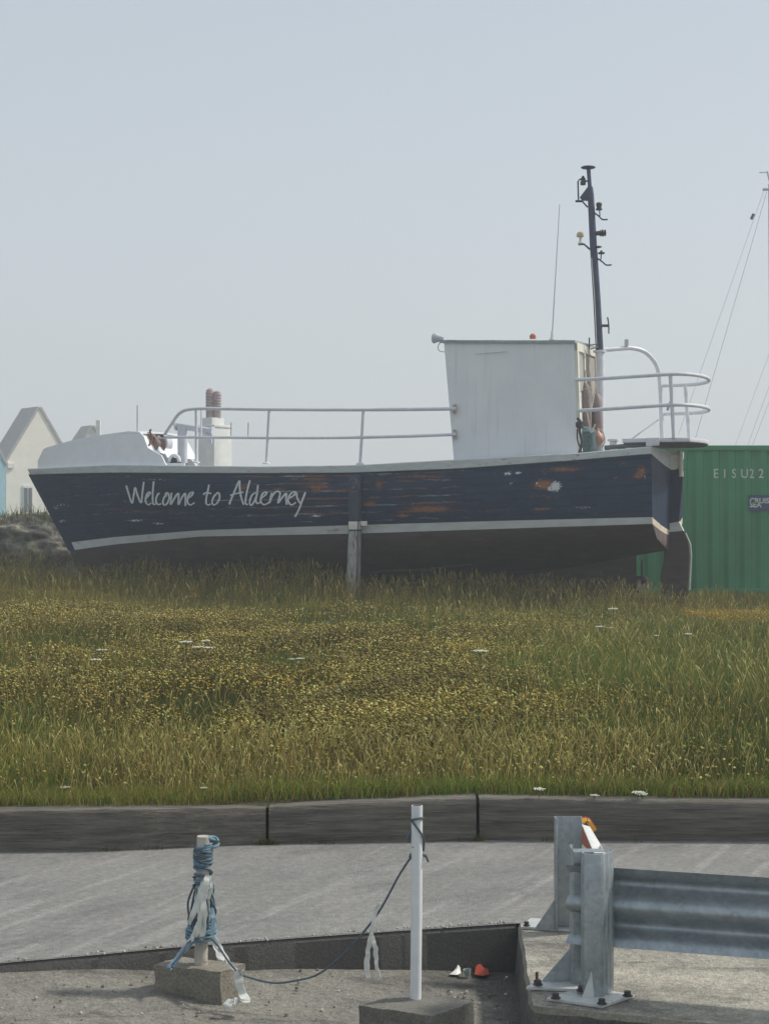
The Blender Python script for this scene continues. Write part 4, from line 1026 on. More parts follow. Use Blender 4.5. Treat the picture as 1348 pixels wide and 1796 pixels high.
# white and orange strip lying across the posts
mk = MB(); top = lambda px, py, Y: P(px, py, Y)
aN, bN, cN, dN = P(1041,1496,6.22), P(1062,1496.5,6.22), P(1034,1450,6.95), P(1020,1446,6.95)
mk = MB(); mk.hexa([p-Vector((0,0,.008)) for p in (aN, bN, cN, dN)]+[aN, bN, cN, dN]); 
mk2 = thing('marker_strip', (aN+cN)/2, 'white and orange plastic marker strip resting on top of the barrier posts', 'marker strip')
mk.build('white_top', M['litter_white'], mk2, bevel=.002)
m = MB(); e = P(1019,1479,6.98); m.prism([aN+Vector((0,0,-.010)), dN+Vector((0,0,-.010)), e], Vector((.004,.002,0))); m.build('side_flap', M['orange'], mk2)
m = MB(); mp_ = spline([P(1020,1441,7.0), P(1028,1439.5,7.0), P(1035,1446,6.99), P(1043,1457,6.97)], 5); m.strip(mp_, [.012,.024,.026,.022,.020]+[.018]*(len(mp_)-5), (.8,-.5,-.35), .004, 0)
mp_ = [p+Vector((.002,.012,.006)) for p in mp_]; m.strip(mp_, .016, (.8,-.5,-.35), .003, 1); m.build('curled_end', [M['amber'], M['orange']], mk2)

# ------------------------------------------------------------------ posts in concrete blocks
def poly_block(top4, zt, h, mat, name, par, seed):
    m = MB(); n = 6; tp = [P0(px, py, zt) for px, py in top4]
    m.hexa([Vector((p.x, p.y, zt-h)) for p in tp]+tp)
    o = m.build(name, mat, par); bm = bmesh.new(); bm.from_mesh(o.data)
    bmesh.ops.subdivide_edges(bm, edges=bm.edges[:], cuts=14, use_grid_fill=True)
    for v in bm.verts:
        w = v.co+Vector((seed, seed*2, 0)); v.co += .006*mnoise.noise_vector(w*14)+.003*mnoise.noise_vector(w*45)
    bmesh.ops.recalc_face_normals(bm, faces=bm.faces); bm.to_mesh(o.data); bm.free()
    o.data.polygons.foreach_set('use_smooth', [True]*len(o.data.polygons)); o.data.set_sharp_from_angle(angle=R(50)); return o
zt1 = .010
post1 = thing('blocked_post', P0(349,1690,zt1), 'short pale post wrapped in blue rope, standing in a square concrete block', 'barrier post', 'posts standing in concrete blocks')
poly_block([(270,1693),(387,1706),(430,1690),(318,1679)], zt1, .15, M['block'], 'base_block', post1, 1)
c1 = P0(352,1691,zt1)
m = MB(); top1 = P(357,1467,c1.y); m.tube([c1+Vector((0,0,-.02)), top1], .0275, 18); m.build('pole', simple('dirty_pole', (.55,.52,.46), (.38,.35,.31), 14, rough=.7, dirt=(.20,.17,.15), dscale=22, dlo=.55, dhi=.66), post1)
zt2 = -.048
post2 = thing('blocked_post', P0(729,1752,zt2), 'tall slim white pole in a dark concrete block with rope knotted near its top', 'barrier post', 'posts standing in concrete blocks')
poly_block([(629,1764),(758,1783),(830,1757),(716,1738)], zt2, .19, M['block_dark'], 'base_block', post2, 5)
c2 = P0(728.5,1752,zt2); top2 = P(731,1413,c2.y)
m = MB(); m.tube([c2+Vector((0,0,-.02)), lerp(c2, top2, .5)+Vector((.0012,0,0)), top2], .0222, 20); po = m.build('pole', simple('white_tube', (.74,.76,.76), (.62,.64,.65), 9, rough=.35, dirt=(.20,.20,.20), dscale=26, dlo=.66, dhi=.70), post2)
m = MB(); m.lathe(top2, [(-.02,.0185),(.0006,.0185)], 18); m.build('pole_bore', M['dark_metal'], po)

# blue rope: coiled round the short post, sagging to the tall pole
m = MB(); ax = (top1-c1); rp = .0275
def on_post(f, a, r): return c1+ax*f+Vector((math.sin(a)*r, -math.cos(a)*r, 0))
def coil(f0, f1, turns, r, rad, sway, seed, mi=0):
    pts = []; N = int(turns*18)
    for k in range(N+1):
        t = k/N; a = 2*math.pi*turns*t+seed
        pts.append(on_post(lerp(f0, f1, t)+sway*math.sin(a+seed*2)+.012*mnoise.noise(Vector((t*9, seed, 0))), a, r*(1+.10*mnoise.noise(Vector((t*12, seed, 3))))))
    m.tube(pts, rad, 7, mi)
coil(.935, .86, 5.2, rp+.005, .0048, .008, .3); coil(.92, .80, 4.2, rp+.011, .0046, .016, 1.7, 1); coil(.90, .77, 3.6, rp+.009, .0046, .022, 2.6); coil(.86, .74, 3.2, rp+.007, .0048, .026, 4.4)
coil(.79, .60, 3.4, rp+.006, .0046, .026, .9); coil(.76, .60, 2.4, rp+.010, .0044, .036, 3.9, 1); coil(.70, .58, 2.2, rp+.006, .0046, .030, 5.2)
coil(.31, .19, 6.2, rp+.013, .0050, .016, .6); coil(.30, .22, 4.5, rp+.026, .0050, .020, 2.2); coil(.34, .24, 3, rp+.009, .0048, .026, 4.0, 1); coil(.28, .20, 3.2, rp+.036, .0046, .014, 5.1)
for k in range(9):
    a0 = -1.7+.42*k; m.tube(spline([on_post(random.uniform(.52,.64), a0*.8, rp+.006), on_post(.46, a0, rp+random.uniform(.010,.024)), on_post(.36, a0+random.uniform(-.3,.3), rp+random.uniform(.012,.026)), on_post(.27, a0*.9, rp+.014)], 6), .0044, 6, k%2)
for (f0, a0, f1, a1, mid, mi_) in ((.62,-1.2,.30,-1.0,.060,1), (.60,1.3,.30,1.2,.055,0), (.57,.9,.36,1.4,.062,1), (.42,-1.5,.26,-.9,.056,0), (.40,1.6,.24,1.0,.060,0), (.66,1.6,.45,1.1,.046,1)):
    m.tube(spline([on_post(f0, a0, rp+.008), on_post(lerp(f0, f1, .4), a0, mid), on_post(lerp(f0, f1, .75), a1, mid*.95), on_post(f1, a1, rp+.016)], 6), .0046, 7, mi_)
# knot at the top
kc = on_post(.955, 1.7, rp+.014)
m.tube(spline([kc+Vector((.018*math.cos(a*1.7), .014*math.sin(a*2.3), .020*math.sin(a))) for a in np.linspace(0, 6.2, 14)], 4), .007, 7)
# frayed end lying over the block
m.tube(spline([on_post(.24,-.8,rp+.02), P(325,1664,6.50), P(308,1687,6.47), P(297,1700,6.44)], 6), .0055, 7)
m.tube(spline([on_post(.24,-.7,rp+.02), P(328,1662,6.49), P(312,1684,6.46), P(303,1698,6.43)], 6), .0048, 7, 1)
m.tube(spline([on_post(.25,-.9,rp+.02), P(322,1668,6.49), P(304,1690,6.46), P(292,1700,6.45)], 6), .0048, 7)
# run to the white pole
yl = [c1.y-.04, 6.42, 6.40, 6.36, 6.33, 6.31, 6.30]
run = [on_post(.22,1.0,rp+.022), P(384,1662,6.50), P(400,1686,6.43), P(418,1706,6.42), P(437,1715,6.43), P(480,1724.5,6.44), P(520,1720,6.44), P(560,1708,6.44), P(606,1670,6.40), P(660,1606,6.36), P(700,1535,6.33), P(721,1503,6.315)]
m.tube(spline(run, 9), .0043, 8, 1)
def on_pole(py, a, r): f = lerp(c2, top2, (1752-py)/(1752-1413)); return f+Vector((math.sin(a)*r, -math.cos(a)*r, 0))
r2 = .0222+.006
m.tube(spline([on_pole(1503,-1.3,r2), on_pole(1499,-2.4,r2), on_pole(1498,2.6,r2), on_pole(1502,1.7,r2+.002), P(746,1501,6.31), P(751,1512,6.31)], 6), .0046, 7, 1)
m.tube(spline([P(711,1474,6.30), on_pole(1462,-1.45,r2), on_pole(1450,-2.5,r2), on_pole(1440,2.6,r2), on_pole(1434,1.0,r2), on_pole(1434,0,r2+.003), on_pole(1437,-.7,r2+.003), on_pole(1442,-.5,r2), on_pole(1458,.5,r2), on_pole(1470,1.2,r2), on_pole(1482,1.55,r2), on_pole(1494,1.9,r2)], 6), .0046, 7, 1)
tag(m.build('rope', [M['rope'], M['rope_dark']]), 'blue rope wound round the short post and sagging across to the tall white pole', 'rope')
# white tape strips
def tape(strips, name, label):
    m = MB()
    for pts, w, mi_ in strips:
        pp = [p+Vector((.0035*mnoise.noise(Vector((i*.33, len(pts), 7))), .003*mnoise.noise(Vector((i*.4, 9, 7))), 0)) for i, p in enumerate(spline(pts, 7))]; side = []
        for i in range(len(pp)):
            a = .5*math.sin(i*.5+len(pts))
            side.append(Vector((math.cos(a), math.sin(a), 0)))
        ww = [np.interp(i/(len(pp)-1), [0,.15,.6,1.], [w*.65,w,w*1.1,w*.9])*(1+.12*math.sin(i*.37+len(pts)*2)+.10*mnoise.noise(Vector((i*.31, len(pts), 2)))) for i in range(len(pp))]
        m.strip(pp, ww, side, .0012, mi_)
    return tag(m.build(name, [M['tape'], M['tapeblue']], angle=60), label, 'tape', 'white tape strips tied on the rope')
yf = c1.y-.045
tape([([P(364,1536,yf), P(357,1550,yf-.01), P(352,1562,yf-.015), P(346,1585,yf-.02), P(336,1610,yf-.02), P(331,1620,yf-.01)], .022, 0),
      ([P(364,1536,yf-.004), P(360,1555,yf-.02), P(357,1580,yf-.024), P(356,1610,yf-.024), P(355,1640,yf-.02), P(351,1648,yf-.016)], .026, 0),
      ([P(365,1537,yf), P(371,1552,yf-.01), P(368,1566,yf-.012), P(365,1578,yf-.01)], .014, 0),
      ([P(356,1562,yf-.018), P(350,1590,yf-.026), P(350,1620,yf-.028), P(345,1645,yf-.02)], .018, 0),
      ([P(347,1618,yf-.02), P(340,1640,yf-.024), P(330,1655,yf-.03), P(318,1668,yf-.03)], .018, 0),
      ([P(337,1654,yf-.02), P(318,1672,yf-.04), P(304,1690,yf-.07), P(296,1699,yf-.09)], .022, 1),
      ([P(370,1594,yf), P(374,1606,yf-.01), P(374,1622,yf-.01), P(371,1642,yf-.01)], .018, 1),
      ([P(373,1644,yf), P(380,1662,yf-.02), P(386,1675,yf-.06), P(388,1685,yf-.10)], .028, 0),
      ([P(378,1648,yf-.004), P(390,1668,yf-.04), P(403,1692,yf-.10), P(416,1704,yf-.13)], .016, 0)],
     'tape_bunch', 'bunch of off-white tape strips hanging down the rope-wrapped post')
tape([([P(424,1703,6.40), P(418,1708,6.40), P(419,1722,6.395), P(424,1740,6.385), P(430,1756,6.36), P(418,1757.5,6.33), P(405,1756,6.32), P(396,1768,6.30)], .034, 0)],
     'tape_strip', 'white tape strip trailing down the corner of the rope post block to the ground')
tape([([P(669,1582,6.352), P(661,1592,6.35), P(655,1615,6.35), P(651,1640,6.35)], .013, 0),
      ([P(651,1638,6.35), P(646,1665,6.35), P(643,1690,6.35), P(645,1716,6.35)], .020, 0),
      ([P(652,1638,6.346), P(656,1655,6.345), P(659,1675,6.345), P(660,1695,6.345), P(666,1718,6.345)], .016, 0)],
     'tape_strip', 'forked white tape strip hanging from the sagging rope between the two posts')

# ------------------------------------------------------------------ litter
def scrap(pts, mat, name, label):
    m = MB(); pts = [Vector(p) for p in pts]; c = sum(pts, Vector())/len(pts)
    n = len(pts); hi = [p+Vector((0,0,.0)) for p in pts]
    m.add(hi+[c+Vector((.004,.0,.012))]+[p+Vector((0,.006,-.002)) for p in pts], [(i, (i+1)%n, n) for i in range(n)]+[tuple(range(2*n, n, -1))]+[(i, n+1+i, n+1+(i+1)%n, (i+1)%n) for i in range(n)])
    return tag(m.build(name, mat, angle=20), label, 'litter')
def zl(px): return float(zyard((px-674)*6.9/F, 6.9))
def G(px, py, dz=0.): p = P0(px, py, zl(px)); return p+Vector((0,0,dz))
scrap([G(788,1711,.004), G(796,1707,.012), G(803,1701,.022), G(807,1704,.016), G(808,1710,.004), G(800,1712,.004)], M['litter_white'], 'paper_scrap', 'crumpled white paper scrap against the dark road edge')
m = MB(); b = G(820,1712); m.lathe(b, [(0,.012),(.028,.018),(.030,.018),(.029,.0165),(.004,.011)], 14, axis=(-.15,0,1)); tag(m.build('plastic_cup', M['litter_clear']), 'small crushed clear plastic cup between white and red litter', 'litter')
scrap([G(832,1711,.004), G(834,1703,.02), G(841,1700,.026), G(847,1704,.018), G(856,1706,.016), G(857,1711,.004), G(845,1714,.004)], M['litter_red'], 'red_wrapper', 'crumpled red wrapper lying against the dark road edge')
m = MB()
for k in range(700):
    x = random.uniform(-2.2, .56); onrim = k >= 420; y = random.uniform(5.6, float(ye(x))-.03); r = random.choice([.003,.004,.005,.008]); z = float(zyard(x, y))
    if random.random() < .25: x = random.uniform(.2,.55); y = random.uniform(6.2,6.9)
    z = float(zyard(x, y))-.004; ring = []
    if onrim: r = random.choice([.002,.003,.003,.005,.007]); y = float(ye(x))+random.uniform(.0, .05); z = -.001
    for hh, rr in ((0,.8),(.5,1),(1.,.45)):
        ring.append([Vector((x+r*rr*random.uniform(.7,1.3)*math.cos(a), y+r*rr*random.uniform(.7,1.3)*math.sin(a), z+r*hh*1.2)) for a in (0,1.25,2.5,3.75,5.)])
    m.loft(ring, mi=random.choice([0,0,1,2]) if not onrim else random.choice([0,2,2]))
tag(m.build('gravel', [M['block'], M['slab_face'], simple('pale_stone', (.5,.49,.45), (.36,.35,.32), 30, rough=.9)]), kind='stuff')

# ------------------------------------------------------------------ meadow plants
def vnoise(x, y, f, seed):
    r = np.random.default_rng(seed); out = 0; amp = 1; tot = 0
    for o in range(4):
        for j in range(3):
            a = r.uniform(0, 2*np.pi); ph = r.uniform(0, 6.28); ff = f*2**o*r.uniform(.7, 1.3)
            out = out+amp*np.sin(ff*(x*np.cos(a)+y*np.sin(a))+ph+1.3*np.sin(ff*.6*(x*np.sin(a)-y*np.cos(a))+ph*2)); tot += amp
        amp *= .62
    return out/tot*1.6
BV, BF, BC, NV = [], [], [], 0
def emit(verts, faces_local, cols, n):
    """verts (n,k,3), faces_local list of tuples, cols (n,k,3)"""
    global NV
    k = verts.shape[1]; base = NV+np.arange(n)*k
    BV.append(verts.reshape(-1, 3)); BC.append(cols.reshape(-1, 3))
    for f in faces_local: BF.append(base[:, None]+np.array(f)[None, :])
    NV += n*k
def scatter(n, y0, y1, extra=1.4, pw=1.0):
    t = rng.random(n); Y = y0+(y1-y0)*t**pw
    X = (rng.random(n)*2-1)*(.2415*Y+extra)
    ok = Y > yfoot(X)+.14
    return X[ok], Y[ok]
def blades(X, Y, h, w, lean, col, col2, Z=None):
    n = len(X); Z = zmeadow(X, Y)-.01 if Z is None else Z; a = rng.random(n)*2*np.pi; fa = rng.normal(0, .5, n)
    dx, dy = np.cos(a)*lean*h, np.sin(a)*lean*h; sx, sy = np.cos(fa)*w/2, np.sin(fa)*w/2
    V = np.zeros((n, 5, 3))
    V[:, 0] = np.c_[X-sx, Y-sy, Z]; V[:, 1] = np.c_[X+sx, Y+sy, Z]
    mx, my, mz = X+dx*.3, Y+dy*.3, Z+h*.55
    V[:, 2] = np.c_[mx+sx*.75, my+sy*.75, mz]; V[:, 3] = np.c_[mx-sx*.75, my-sy*.75, mz]
    V[:, 4] = np.c_[X+dx, Y+dy, Z+h*(1-.25*lean)]
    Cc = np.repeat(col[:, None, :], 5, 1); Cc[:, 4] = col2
    emit(V, [(0,1,2,3), (3,2,4)], Cc, n)
def stalks(X, Y, h, w, lean, hd, hw, cs, chd, droop=.25):
    n = len(X); Z = zmeadow(X, Y)-.01; a = rng.random(n)*2*np.pi; fa = rng.normal(0, .35, n)
    V = np.zeros((n, 10, 3)); f = np.array([0, .5, 1-hd, 1-hd*.5, 1.]); 
    hh = [w*.5, w*.45, w*.4, hw*.5, hw*.12]
    for k in range(5):
        off = lean*h*(f[k]**2); cx = X+np.cos(a)*off; cy = Y+np.sin(a)*off; cz = Z+h*f[k]*(1-.12*lean)-droop*h*max(0, f[k]-.75)**1*lean
        sx, sy = np.cos(fa)*hh[k], np.sin(fa)*hh[k]
        V[:, 2*k] = np.c_[cx-sx, cy-sy, cz]; V[:, 2*k+1] = np.c_[cx+sx, cy+sy, cz]
    Cc = np.repeat(cs[:, None, :], 10, 1); Cc[:, 5:] = chd[:, None, :]
    emit(V, [(2*k, 2*k+1, 2*k+3, 2*k+2) for k in range(4)], Cc, n)
def heads(X, Y, z, r, col, flat=.7):
    n = len(X); V = np.zeros((n, 6, 3)); c = np.c_[X, Y, z]; a = rng.random(n)*1.5
    d = np.c_[np.cos(a), np.sin(a), np.zeros(n)]; e = np.c_[-np.sin(a), np.cos(a), np.zeros(n)]; u = np.c_[np.zeros(n), np.zeros(n), np.ones(n)]
    j = rng.uniform(.7, 1.3, (n, 3)); r = r[:, None]
    V[:, 0] = c+d*r*j[:, :1]; V[:, 1] = c+e*r; V[:, 2] = c-d*r*j[:, 1:2]; V[:, 3] = c-e*r; V[:, 4] = c+u*r*flat*j[:, 2:]; V[:, 5] = c-u*r*flat
    Cc = np.repeat(col[:, None, :], 6, 1); Cc[:, 5] *= .6
    emit(V, [(0,1,4),(1,2,4),(2,3,4),(3,0,4),(1,0,5),(2,1,5),(3,2,5),(0,3,5)], Cc, n)
def pick(n, pal, jit=.34):
    pal = np.array(pal); c = pal[rng.integers(0, len(pal), n)]
    return c*rng.uniform(1-jit, 1+jit, (n, 1))*rng.uniform(.93, 1.07, (n, 3))
GREEN = [(.085,.125,.024),(.105,.145,.030),(.065,.105,.020),(.130,.165,.038),(.095,.135,.034)]
DKGREEN = [(.040,.066,.020),(.050,.080,.026),(.034,.058,.020)]
TAN = [(.24,.185,.085),(.29,.225,.11),(.20,.155,.07),(.33,.27,.15)]
BROWN = [(.120,.090,.032),(.150,.115,.042),(.100,.076,.026)]
OLIVE = [(.155,.125,.042),(.185,.150,.052),(.13,.105,.035),(.21,.165,.06)]
YEL = [(.40,.29,.055),(.34,.25,.05),(.46,.33,.06),(.29,.21,.05)]
PALE = [(.40,.36,.20),(.46,.43,.28),(.35,.30,.16)]
def fields(X, Y):
    q = X/(.2407*Y); d = Y-yfoot(X)
    flower = np.clip(1.35-np.abs((q+.35))*.95, 0, 1)*np.clip((d-.45)/1.2, 0, 1)*np.clip((13.5-d)/4., 0, 1)
    flower *= np.clip(.60+1.25*vnoise(X, Y*.8, 1.1, 3)+.5*vnoise(X, Y, 4.5, 19), 0, 1.25)
    straw = np.clip(1.25-np.abs(d-.75)/.75, 0, 1)*np.clip(.75+.55*vnoise(X, Y, 1.3, 5), 0, 1.2)*np.clip((q+1.15)*1.6, .35, 1)*np.clip((1.02-q)*2.5, .25, 1)
    green = np.clip((q-.0)*1.5, 0, 1)*np.clip((d-.2)/1., 0, 1)
    return q, d, np.clip(flower, 0, 1), np.clip(straw, 0, 1), np.clip(green, 0, 1)
def blend(cs, ws):
    r = rng.random(len(cs[0])); out = cs[0].copy(); acc = np.zeros(len(r))
    for c, w in zip(cs[1:], ws):
        mk = (r >= acc) & (r < acc+w); out[mk] = c[mk]; acc = acc+w
    return out
# short sward
X, Y = scatter(430000, 8.9, 31., 1.6, 1.35); n = len(X); q, d, fl, stw, gr = fields(X, Y)
far1 = np.clip((Y-16)/8, 0, 1)
h = rng.uniform(.06, .17, n)*(1+.3*gr)*np.clip(.5+d*.5, .45, 1.)*(1+.3*vnoise(X, Y, 2.3, 8))*(1-.35*far1)*(1-.25*fl); w = rng.uniform(.0022, .0040, n)*(1+Y/24.)
tip = vnoise(X, Y, .9, 21)
col = blend([pick(n, GREEN), pick(n, TAN), pick(n, BROWN), pick(n, DKGREEN)], [.05+.62*stw+.10*fl+.10*np.clip(-q, 0, 1), .05+.50*fl, np.clip(.22+.08*gr-.15*stw, 0, 1)])
far = np.clip((Y-17)/6, 0, 1)[:, None]*np.clip(.35-q, 0, 1)[:, None]
col = col*(1-.5*far)+.5*far*np.array([.19,.165,.065])
col *= (1+.48*tip)[:, None]; col = np.clip(col, .01, .6)
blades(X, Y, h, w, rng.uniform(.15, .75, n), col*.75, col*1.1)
# long green blades on the right
X, Y = scatter(150000, 9., 27., 1.4, 1.5); q, d, fl, stw, gr = fields(X, Y); ok = rng.random(len(X)) < gr*.95+.03; X, Y, gr, d = X[ok], Y[ok], gr[ok], d[ok]; n = len(X)
col = blend([pick(n, GREEN), pick(n, [(.15,.17,.060),(.18,.185,.075)]), pick(n, DKGREEN)], [.24*np.ones(n), .22*np.ones(n)])*(1+.35*vnoise(X, Y, 1.2, 33))[:, None]
blades(X, Y, rng.uniform(.14, .34, n)*np.clip(.4+d*.5, .4, 1)*(1-.5*np.clip((Y-17)/7, 0, 1)), rng.uniform(.0026, .0045, n)*(1+Y/40.), rng.uniform(.08, .5, n), np.clip(col, .012, .5)*.8, np.clip(col, .012, .5)*1.15)
# seeding flower carpet: many small heads on short stems
X, Y = scatter(300000, 9.2, 25., 1.4, 1.3); q, d, fl, stw, gr = fields(X, Y); ok = rng.random(len(X)) < fl*.80+.022; X, Y, fl = X[ok], Y[ok], fl[ok]; n = len(X)
yz = np.clip(.22+1.6*vnoise(X, Y, 1.9, 14), 0, 1)+1.3*np.exp(-((X+1.45)/.35)**2-((Y-12.6)/.5)**2)
col = blend([pick(n, OLIVE, .3), pick(n, YEL, .25), pick(n, PALE), pick(n, BROWN, .3), pick(n, TAN)], [.015+.20*yz, .20*np.ones(n), .22*np.ones(n), .24*np.ones(n)])
hz = rng.uniform(.13, .25, n)*np.clip(.6+.4*fl, .5, 1)*(1-.3*np.clip((Y-17)/7, 0, 1)); zc = zmeadow(X, Y)+hz
heads(X, Y, zc, rng.uniform(.0065, .0135, n)*(1+.012*(Y-9)), np.clip(col*1.12*(1+.45*vnoise(X, Y, 2.6, 91))[:, None], .02, .8))
blades(X, Y, hz, np.full(n, .003), np.zeros(n), pick(n, BROWN)*.7, pick(n, GREEN)*.8)
# straw and seed stalks
def seedfield(N, y0, y1, wfun, hlo, hhi, hw, cs, chd, pw=1.2, lean=(.1,.55)):
    X, Y = scatter(N, y0, y1, 1.4, pw); q, d, fl, stw, gr = fields(X, Y); ok = rng.random(len(X)) < wfun(q, d, fl, stw, gr, X, Y); X, Y, d = X[ok], Y[ok], d[ok]; n = len(X)
    stalks(X, Y, rng.uniform(hlo, hhi, n)*np.clip(.5+d*.6, .5, 1), rng.uniform(.0020, .0030, n)*(1+Y/30.), rng.uniform(*lean, n), rng.uniform(.14, .26), rng.uniform(.6, 1.3, n)*hw*(1+Y/40.), pick(n, cs), pick(n, chd))
seedfield(34000, 9, 12.2, lambda q,d,f,s,g,X,Y: np.clip(s*.95+.03, 0, 1), .14, .30, .0048, TAN+BROWN, TAN+PALE, 1.)
seedfield(24000, 9, 22, lambda q,d,f,s,g,X,Y: np.clip(.16+.4*g+.2*(q < -.6), 0, 1)*np.clip((d-.3)/1.5, 0, 1), .18, .38, .0045, TAN+OLIVE+BROWN, TAN+PALE+OLIVE, 1.3)
seedfield(3000, 9.6, 18, lambda q,d,f,s,g,X,Y: .2+.8*g, .26, .44, .0062, TAN+OLIVE, PALE+TAN, 1.3, (.15,.55))
seedfield(7000, 19.5, 29, lambda q,d,f,s,g,X,Y: np.full(len(X), .8), .12, .28, .005, BROWN+OLIVE, TAN+BROWN+OLIVE, 1.)
seedfield(1500, 20.5, 25, lambda q,d,f,s,g,X,Y: np.full(len(X), .9), .26, .52, .007, BROWN+OLIVE, BROWN+TAN, 1., (.05,.45))
# taller fringe at the foot of the hull
N = 11000; t = rng.random(N); u = -1.2+13.6*t; v = 1.0*np.clip((12.2-u)/6, .1, 1)+rng.uniform(.0, .9, N)
X = SX-ca*u-sa*v; Y = SY+sa*u-ca*v
stalks(X, Y, (.14+.44*rng.random(N)**2.2)*(1+.3*vnoise(X, Y, 1.7, 61)), rng.uniform(.0022, .0036, N), rng.uniform(.05, .45, N), .16, rng.uniform(.004, .010, N), pick(N, OLIVE+BROWN+GREEN)*.95, pick(N, TAN+BROWN+OLIVE)*1.05)
N = 36000; u = -1.6+14*rng.random(N); v = .95*np.clip((12.2-u)/6, .1, 1)+rng.uniform(-.3, 1.2, N); X = SX-ca*u-sa*v; Y = SY+sa*u-ca*v
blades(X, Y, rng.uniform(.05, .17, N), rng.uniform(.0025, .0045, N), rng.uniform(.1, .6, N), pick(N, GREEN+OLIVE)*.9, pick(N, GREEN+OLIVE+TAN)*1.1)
# around container and rock
N = 9000; X = rng.uniform(1.5, 9, N); Y = rng.uniform(26.2, 27.55, N); blades(X, Y, rng.uniform(.10, .30, N), rng.uniform(.007, .012, N), rng.uniform(.1, .6, N), pick(N, GREEN+OLIVE)*.8, pick(N, GREEN+OLIVE+TAN))
ws = [rock_bvh.ray_cast(Vector((rng.uniform(rc.x-2.4, rc.x+2.4), rng.uniform(30.4, 33), 9)), Vector((0,0,-1)))[0] for _ in range(2600)]
ws = np.array([p for p in ws if p is not None and p.z > 1.2]); N = len(ws)
blades(ws[:, 0], ws[:, 1], rng.uniform(.08, .30, N)*rng.choice([.6, 1., 1.6], N, p=[.6,.3,.1]), rng.uniform(.008, .016, N), rng.uniform(.1, .7, N), pick(N, DKGREEN+BROWN), pick(N, GREEN+OLIVE+TAN), ws[:, 2]-.02)
# overhanging verge along the timbers
N = 16000; X = rng.uniform(-4, 4.2, N); Y = yfoot(X)+rng.uniform(.12, .34, N)-.07*np.clip(vnoise(X, X*0, 3., 55), 0, 1); gsel = vnoise(X, Y, 1.5, 41)
col = blend([pick(N, GREEN+[(.15,.20,.05),(.17,.20,.06)])*1.25, pick(N, TAN+OLIVE)], [np.clip(.45-.5*gsel, .1, .9)])
blades(X, Y, rng.uniform(.04, .13, N), rng.uniform(.003, .005, N), rng.uniform(.2, .95, N), col*.8, col*1.1)
N = 700; X = np.concatenate([rng.normal(P0(469,1481).x, .03, 160), rng.normal(P0(837,1475).x, .02, 60), rng.uniform(-2.6, 2.8, N-220)]); Y = yfoot(X)-rng.uniform(.0, .03, N)
cl = vnoise(X, Y*0, 5., 77) > .15; cl[:220] = True; X, Y = X[cl], Y[cl]; N = len(X)
blades(X, Y, rng.uniform(.015, .055, N), rng.uniform(.002, .004, N), rng.uniform(.2, .9, N), pick(N, DKGREEN+BROWN), pick(N, GREEN+OLIVE+TAN), np.zeros(N))
def flush(name):
    global BV, BF, BC, NV
    V = np.concatenate(BV).astype(np.float32); Cc = np.concatenate(BC)
    quads = [f for f in BF if f.shape[1] == 4]; tris = [f for f in BF if f.shape[1] == 3]
    Q = np.concatenate(quads) if quads else np.zeros((0, 4), int); T = np.concatenate(tris) if tris else np.zeros((0, 3), int)
    me = bpy.data.meshes.new(name); me.vertices.add(len(V)); me.vertices.foreach_set('co', V.ravel())
    loops = np.concatenate([Q.ravel(), T.ravel()]).astype(np.int32); me.loops.add(len(loops)); me.loops.foreach_set('vertex_index', loops)
    st = np.concatenate([np.arange(len(Q))*4, len(Q)*4+np.arange(len(T))*3]).astype(np.int32)
    me.polygons.add(len(st)); me.polygons.foreach_set('loop_start', st); me.update(calc_edges=True)
    a = me.attributes.new('col', 'FLOAT_COLOR', 'POINT'); Cc = Cc*np.array([1.44,1.47,.92]); a.data.foreach_set('color', np.c_[np.clip(Cc, 0, .9), np.ones(len(Cc))].astype(np.float32).ravel())
    me.materials.append(M['grass']); o = bpy.data.objects.new(name, me); C.objects.link(o)
    BV, BF, BC, NV = [], [], [], 0
    return tag(o, kind='stuff')
flush('grass')
# patch of yellow flowers in front of the container
N = 3400; X = P(1222,0,20.5).x+np.abs(rng.normal(0, 1, N))*1.1; Y = 20.6+rng.normal(0, .75, N); zc = zmeadow(X, Y)+rng.uniform(.10, .2, N)
heads(X, Y, zc, rng.uniform(.010, .017, N), pick(N, [(.40,.27,.05),(.44,.32,.08),(.33,.22,.05),(.28,.20,.07)], .2))
flush('yellow_flowers')
# white umbels one can count
def umbel():
    t = thing('white_wildflower', (0,0,0), 'white flat-topped wildflower standing in the grass bank', 'wildflower', 'white wildflowers scattered over the grass bank')
    m = MB(); m.tube([(0,0,-.02),(.006,0,.17),(0,0,.33)], .003, 5)
    for k in range(6): a = k*1.05; m.tube([(0,0,.30),(.035*math.cos(a),.035*math.sin(a),.335)], .0016, 4)
    m.build('flower_stem', M['stem'], t)
    m = MB()
    for k in range(22):
        a = k*2.4; r = .011*math.sqrt(k); m.lathe((r*math.cos(a), r*math.sin(a), .335-.25*r*r*10+random.uniform(-.003,.003)), [(0,.004),(.004,.009),(.008,.004)], 6)
    m.build('flower_head', M['umbel'], t); return t
uts = [(842,1142,1.5),(1075,1068,1.5),(1052,1099,1.2),(1070,1101,1.),(1206,1112,1.1),(1150,1115,.9),(326,1126,1.4),(347,1135,1.2),(361,1124,1.1),(365,1136,1.1),(178,1140,1.1),(168,1157,1.1),(527,1155,.9),(512,1156,.8),(604,1206,.8),(590,1210,.8),(1118,1390,1.3),(1126,1393,1.1),(945,1384,1.2),(1042,1395,.9),(114,1381,1.),(356,1382,.8),(832,1132,.8),(660,1190,.7),(850,1200,.7)]
def cp(o, par=None):
    c = o.copy(); C.objects.link(c)
    if par: c.parent = par
    return c
proto = umbel()
